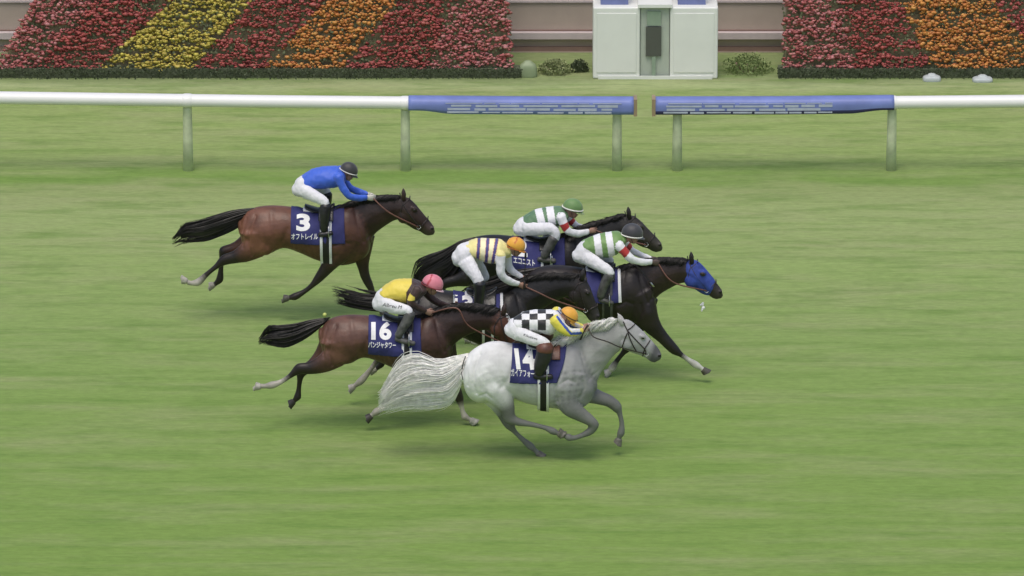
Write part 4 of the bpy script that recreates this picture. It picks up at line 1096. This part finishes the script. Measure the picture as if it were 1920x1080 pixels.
# ------------------------------------------------------------------ jockeys
BLUE = lin((62, 100, 205)); YEL = lin((226, 205, 84)); BRN = (.050, .026, .022); WH = (.78, .78, .79); BK = (.022, .022, .024); RED = lin((176, 52, 48))
GRB = lin((92, 126, 92)); GRC = lin((112, 146, 84)); NAVY = lin((72, 70, 130)); PYEL = lin((232, 222, 150)); BLU2 = lin((56, 84, 168)); YEL14 = lin((226, 214, 84))
def seg_d(p, a, b):
    ax, ay = a; bx, by = b; t = ((p[0]-ax)*(bx-ax)+(p[1]-ay)*(by-ay))/((bx-ax)**2+(by-ay)**2)
    return p[0]-(ax+(bx-ax)*t) if False else ((p[0]-ax)*(by-ay)-(p[1]-ay)*(bx-ax))/math.hypot(bx-ax, by-ay), t
def pl_d(p, pts):
    best = 1e9
    for a, b in zip(pts[:-1], pts[1:]):
        L2 = (b[0]-a[0])**2+(b[1]-a[1])**2; t = max(0, min(1, ((p[0]-a[0])*(b[0]-a[0])+(p[1]-a[1])*(b[1]-a[1]))/L2))
        best = min(best, math.hypot(p[0]-a[0]-(b[0]-a[0])*t, p[1]-a[1]-(b[1]-a[1])*t))
    return best
def p3(part, u, ph, q, far): return BLUE
def pB(part, u, ph, q, far):
    if part: return RED if .75 < u < 1.55 else WH
    for a, b, h in (((1009.5,393),(1016,419),7), ((1030.5,388),(1035,417),7)):
        if abs(seg_d(q, a, b)[0]) < h: return WH
    return GRB
def pC(part, u, ph, q, far):
    if part: return RED if .7 < u < 1.5 else WH
    for a, b, h in (((1119,442),(1124,480),6.6), ((1141,438),(1146.5,473),6.3)):
        if abs(seg_d(q, a, b)[0]) < h: return WH
    return GRC
def pD(part, u, ph, q, far):
    if part: return PYEL if u < .15 else WH
    ls = (((898.3,448),(895.8,485)), ((915,447.5),(911.7,490)), ((931.7,449),(925.5,483)))
    for a, b in ls:
        d = abs(seg_d(q, a, b)[0])
        if d < 2.3: return NAVY
        if d < 3.2: return lin((170, 100, 100))
    d0 = -seg_d(q, *ls[0])[0]; d2 = -seg_d(q, *ls[2])[0]
    if q[0] > 901 and q[0] < 926: return lin((238, 232, 190))
    return PYEL
def pE(part, u, ph, q, far):
    if part: return YEL if (1.0 < u < 1.75 and q[0] < 778) else BRN
    xb = 772 if q[1] < 532 else (762 if q[1] > 548 else 772-10*(q[1]-532)/16)
    return BRN if q[0] > xb else YEL
def pF(part, u, ph, q, far):
    if part:
        d = pl_d(q, [(1045,594),(1057,610),(1071,626),(1089,624.5)])
        if d < 2.4: return BLU2
        if pl_d(q, [(1050,592),(1063,608),(1075,620),(1090,619)]) < 3 and u < 3.6: return WH
        return YEL14
    if q[0] > 1038: return WH
    row = 0 if q[1] < 588 else (1 if q[1] < 599.5 else (2 if q[1] < 619 else 3))
    if row == 3: return WH
    return BK if (math.floor((q[0]-978)/15.2)+row) % 2 == 0 else WH
def cap1(base_, line=None, line2=None):
    def f(x, y, z):
        if line and abs(y) < .07: return line
        if line and abs(x+.25) < .06: return line
        if line2 and z < .0: return line2
        return base_
    return f
PINK = lin((214, 128, 142)); ORG = lin((226, 166, 62)); GCAP = lin((106, 140, 84)); BCAP = (.045, .045, .045)
M_bandw = material('white_band', (.75, .74, .68), rough=.5); M_bandr = material('dark_red_band', (.22, .03, .035), rough=.5); M_bandb = material('black_band', (.03, .02, .015), rough=.5)
M_bando = material('orange_band', (.45, .13, .02), rough=.5)

J = []
J.append((H3, dict(seed=1, label='jockey in plain royal blue jersey and black cap, riding the number 3 horse', paint=p3, cap=lambda x, y, z: BCAP, peakc=BCAP, bandm=M_bandw, bandr=.007, bandz=-.12,
    torso=[((565,330),(580,353),.15),((586,317),(594,354),.165),((610,312.5),(610,353),.18),((630,312),(632,350),.19),((640,317),(642,343),.13)],
    pelvis=[((551,346),(558,367),.12),((556,336),(572,368),.16),((566,329),(584,355),.155)],
    thigh=[(564,354,14,-.09),(588,367,11.5,-.2),(608,378,9,-.26),(610,384,8.5,-.27)], shin=[(611,385,9,-.27),(609,400,9.5,-.28),(608,415,8,-.29),(607,430,6.5,-.29)], foot=[(599,440,4.6,-.29),(608,439,5.6,-.29),(622,437,4.4,-.29)],
    armN=[(634,330,9,-.17),(640,346,8,-.19),(653,366,7,-.2),(670,371,6.5,-.15),(687,370.5,5,-.09)], hands=[(696,371),(697,370)], neckp=(641, 325), helmet=(655, 318, 16.5, 30), leather=(612, 410), hand=(.6, .58, .5),
    reinvia=[(729,398)])))
J.append((HB, dict(seed=2, label='jockey in green and white hooped jersey and green cap', paint=pB, cap=cap1(GCAP), peakc=lin((176, 196, 130)), bandm=M_bandw, bandr=.010, bandz=-.05,
    torso=[((980,408),(993,420),.15),((1002,394),(1006,424),.165),((1030,388),(1030,424),.18),((1050,388),(1052,420),.19),((1060,394),(1062,412),.12)],
    pelvis=[((966,420),(972,440),.12),((971,412),(985,442),.16),((981,407),(999,432),.155)],
    thigh=[(982,428,14,-.09),(1010,430,12.5,-.19),(1033,429,11,-.25),(1041,438,9.5,-.27),(1040,449,8.5,-.27)], shin=[(1038,447,8.6,-.28),(1030,462,8,-.28),(1022,476,7,-.29),(1020,482,6,-.29)], foot=[(1010,486,4.5,-.29),(1022,487,5.5,-.29),(1040,489,4.5,-.29)],
    armN=[(1052,405,9.5,-.17),(1058,421,8.5,-.19),(1067,434,7.5,-.2),(1085,438,6.8,-.15),(1103,434,5.3,-.09)], armF=[(1062,404,9,.17),(1070,414,7.5,.19),(1078,421,6.5,.18),(1090,426,5.7,.14),(1101,428,5,.09)],
    hands=[(1113,432),(1112,428)], neckp=(1061, 402), helmet=(1074.5, 388, 18.5, 20), leather=(1030, 460), bootmat=M_bootgrey)))
J.append((HC_, dict(seed=3, label='jockey in green and white hooped jersey and black cap, on the blue-hooded horse', paint=pC, cap=lambda x, y, z: (.05, .05, .055), peakc=(.05, .05, .055), bandm=M_bandw, bandr=.009, bandz=-.22,
    torso=[((1094,450),(1108,475),.15),((1113,442),(1122,480),.165),((1138,436),(1140,482),.18),((1158,434),(1157,475),.19),((1168,440),(1168,462),.12)],
    pelvis=[((1077,470),(1084,492),.12),((1083,460),(1100,496),.16),((1094,450),(1114,480),.155)],
    thigh=[(1096,480,15,-.09),(1120,495,12,-.2),(1140,507,10,-.26),(1145,515,8.5,-.27)], shin=[(1144,515,9,-.27),(1135,530,8,-.28),(1128,548,7,-.29),(1126,556,6.5,-.29)], foot=[(1124,562,4.5,-.29),(1134,564,5.5,-.29),(1148,568,4.5,-.29)],
    armN=[(1160,459,9.5,-.17),(1169,470,8.5,-.19),(1185,486,7.5,-.2),(1205,491,6.5,-.15),(1222,491,5.3,-.09)], armF=[(1168,455,9,.17),(1178,463,7.5,.19),(1187,471,6.5,.18),(1203,478,5.7,.14),(1219,484,5,.09)],
    hands=[(1231,494),(1231,489)], neckp=(1167, 452), helmet=(1186, 435.5, 19.5, 16), leather=(1140, 540), hand=(.10, .07, .06), bootmat=M_bootgrey, pale_leather=True, reinvia=[(1262,529)])))
J.append((HD, dict(seed=4, label='jockey in pale yellow jersey with purple hoops, white sleeves and orange cap, crouched highest', paint=pD, cap=cap1(ORG, lin((190, 96, 40))), peakc=lin((214, 140, 50)), bandm=M_bando, bandr=.007, bandz=-.25,
    torso=[((874,455),(884,478),.15),((892,448),(898,486),.165),((915,447),(916,493),.18),((937,449),(932,492),.19),((947,455),(943,483),.13),((955,462),(953,479),.08)],
    pelvis=[((853,470),(862,500),.12),((860,460),(876,500),.16),((874,454),(888,482),.155)],
    thigh=[(872,486,17,-.09),(884,505,13.5,-.19),(895,522,11,-.25),(899,531,10,-.26)], thighF=[(885,485,14,.1),(898,500,11,.2),(907,514,9,.25),(909,522,9,.26)],
    shin=[(900,531,10.5,-.27),(899,550,9.5,-.28),(897,570,8,-.29),(896,582,7,-.29)], foot=[(890,587,5,-.29),(899,588,5.5,-.29),(916,588,4.5,-.29)],
    armN=[(939,476,10,-.17),(938,493,9,-.19),(941,516,7.8,-.2),(956,527,6.8,-.15),(972,533,5.5,-.09)], armF=[(951,479,8.5,.16),(953,495,7.5,.18),(958,506,7,.18),(968,513,6,.13),(978,519,5,.08)],
    hands=[(983,537),(988,527)], neckp=(952, 468), helmet=(968, 459, 17.5, 25), leather=(905, 560), reinvia=[(1010,549), (1040,563)])))
J.append((HE, dict(seed=5, label='jockey in yellow jersey with dark brown sleeves and pink cap, on the number 16 horse', paint=pE, cap=lambda x, y, z: (PINK if abs(x+.45) > .06 else lin((170, 50, 60))), peakc=lin((230, 190, 196)), bandm=M_bandr, bandr=.007, bandz=-.2,
    torso=[((713,543),(726,558),.15),((735,527),(742,563),.165),((757,523),(762,567),.18),((778,525),(783,562),.19),((792,531),(795,552),.13)],
    pelvis=[((702,558),(710,582),.12),((706,549),(722,584),.16),((714,541),(732,572),.155)],
    thigh=[(716,567,14.5,-.09),(742,577,12,-.2),(762,581,9.5,-.26),(768,585,8.5,-.27)], shin=[(769,588,9,-.27),(762,604,8.5,-.28),(752,620,7,-.29),(747,630,6.5,-.29)], foot=[(743,635,5,-.29),(755,639,5.5,-.29),(776,644,4.5,-.29)],
    armN=[(784,541,9.5,-.17),(777,553,8.5,-.2),(770,566,7.4,-.22),(783,576,6.7,-.17),(797,583,5.5,-.1)], armF=[(797,545,9,.17),(806,556,8,.19),(818,566,7,.18),(832,571,6,.13),(843,574,5,.09)],
    hands=[(808,586),(853,577)], neckp=(796, 541), helmet=(812, 531, 19.5, 26), leather=(760, 610), bootmat=M_bootgrey, reinvia=[(856,578), (880,612)], ink=[('Albreu M', (735.5, 573.5), 6.5, 35, .16)])))
J.append((HF, dict(seed=6, label='jockey in black and white checked jersey with yellow and blue sleeves, on the grey horse', paint=pF, cap=cap1(ORG, None), peakc=lin((226, 180, 80)), bandm=M_bandb, bandr=.006, bandz=.05, bandlean=2.0,
    torso=[((961,598),(980,617),.15),((980,586),(992,620),.165),((1004,582),(1010,622),.18),((1030,581),(1032,626),.19),((1045,585),(1050,613),.14),((1053,592),(1059,607),.085)],
    pelvis=[((951,608),(958,632),.12),((956,600),(972,638),.16),((963,597),(985,625),.155)],
    thigh=[(968,622,15,-.09),(995,634,12.5,-.2),(1018,642,10.5,-.25),(1026,648,9,-.26)], shin=[(1022,652,13.5,-.27),(1020,668,13.5,-.28),(1014,685,11.5,-.29),(1011,698,9,-.29)], foot=[(1003,705,6,-.29),(1014,706,6.5,-.29),(1034,706,5,-.29)],
    armN=[(1041,598,11,-.17),(1050,611,11,-.19),(1067,623,8.5,-.2),(1080,623,7,-.15),(1092,620,5.5,-.09)], hands=[(1101,614),(1103,612)], neckp=(1055, 598), helmet=(1068, 591, 17.5, 48), leather=(1020, 680),
    cuff=M_cuff, reinvia=[(1112,631), (1140,641), (1166,652)], reinm=M_darkrein, reinr=.008, ink=[('Kikuzawa', (995, 631.5), 4.5, 26, .32)])))
for H_, D_ in J: build_jockey(H_, D_)

# ------------------------------------------------------------------ whips, held in the hands
def whip(a, b, Y, label, base_hand=None, r=.008, tip=None):
    p, q = P(a[0], a[1], Y), P(b[0], b[1], Y); pts = [p.lerp(q, t)+Vector((0, 0, .012*math.sin(t*math.pi))) for t in [i/10 for i in range(11)]]
    V, F = tube(pts, r, 8, [1.3, 1.3, 1.2, 1, .9, .8, .75, .7, .7, .9, .9])
    root = empty('whip', tuple(p)); tag(root, label, 'whip', 'whips held by the jockeys')
    mesh_obj('shaft', V, F, M_black, root)
    A = Acc(); add_loft(A, [(pts[0], Vector((.015, 0, 0)), Vector((0, .015, 0)), (1, 1, 1)), (pts[2], Vector((.012, 0, 0)), Vector((0, .012, 0)), (1, 1, 1))], n=10, sub=2)
    mesh_obj('handle', A.v, A.f, M_darkrein, root)
    A = Acc(); d = (pts[-1]-pts[-2]).normalized(); add_loft(A, [(pts[-2], Vector((.014, 0, 0)), Vector((0, .007, 0)), (1, 1, 1)), (pts[-1]+d*.03, Vector((.014, 0, 0)), Vector((0, .007, 0)), (1, 1, 1))], n=8, sub=2)
    mesh_obj('tip', A.v, A.f, tip or M_black, root)
whip((983, 541), (985.5, 478), HD.Y-.10, 'thin dark whip held upright by the jockey in purple hoops')
whip((1192, 497), (1223, 534), HC_.Y-.17, 'dark whip with a pale tip beside the neck of the blue-hooded horse', tip=M_steel)
whip((1102, 610), (1090, 633), HF.Y-.14, 'short black whip end below the hand of the checked jockey', r=.010)
for o in list(bpy.data.objects):
    if '_b' in o: del o['_b']
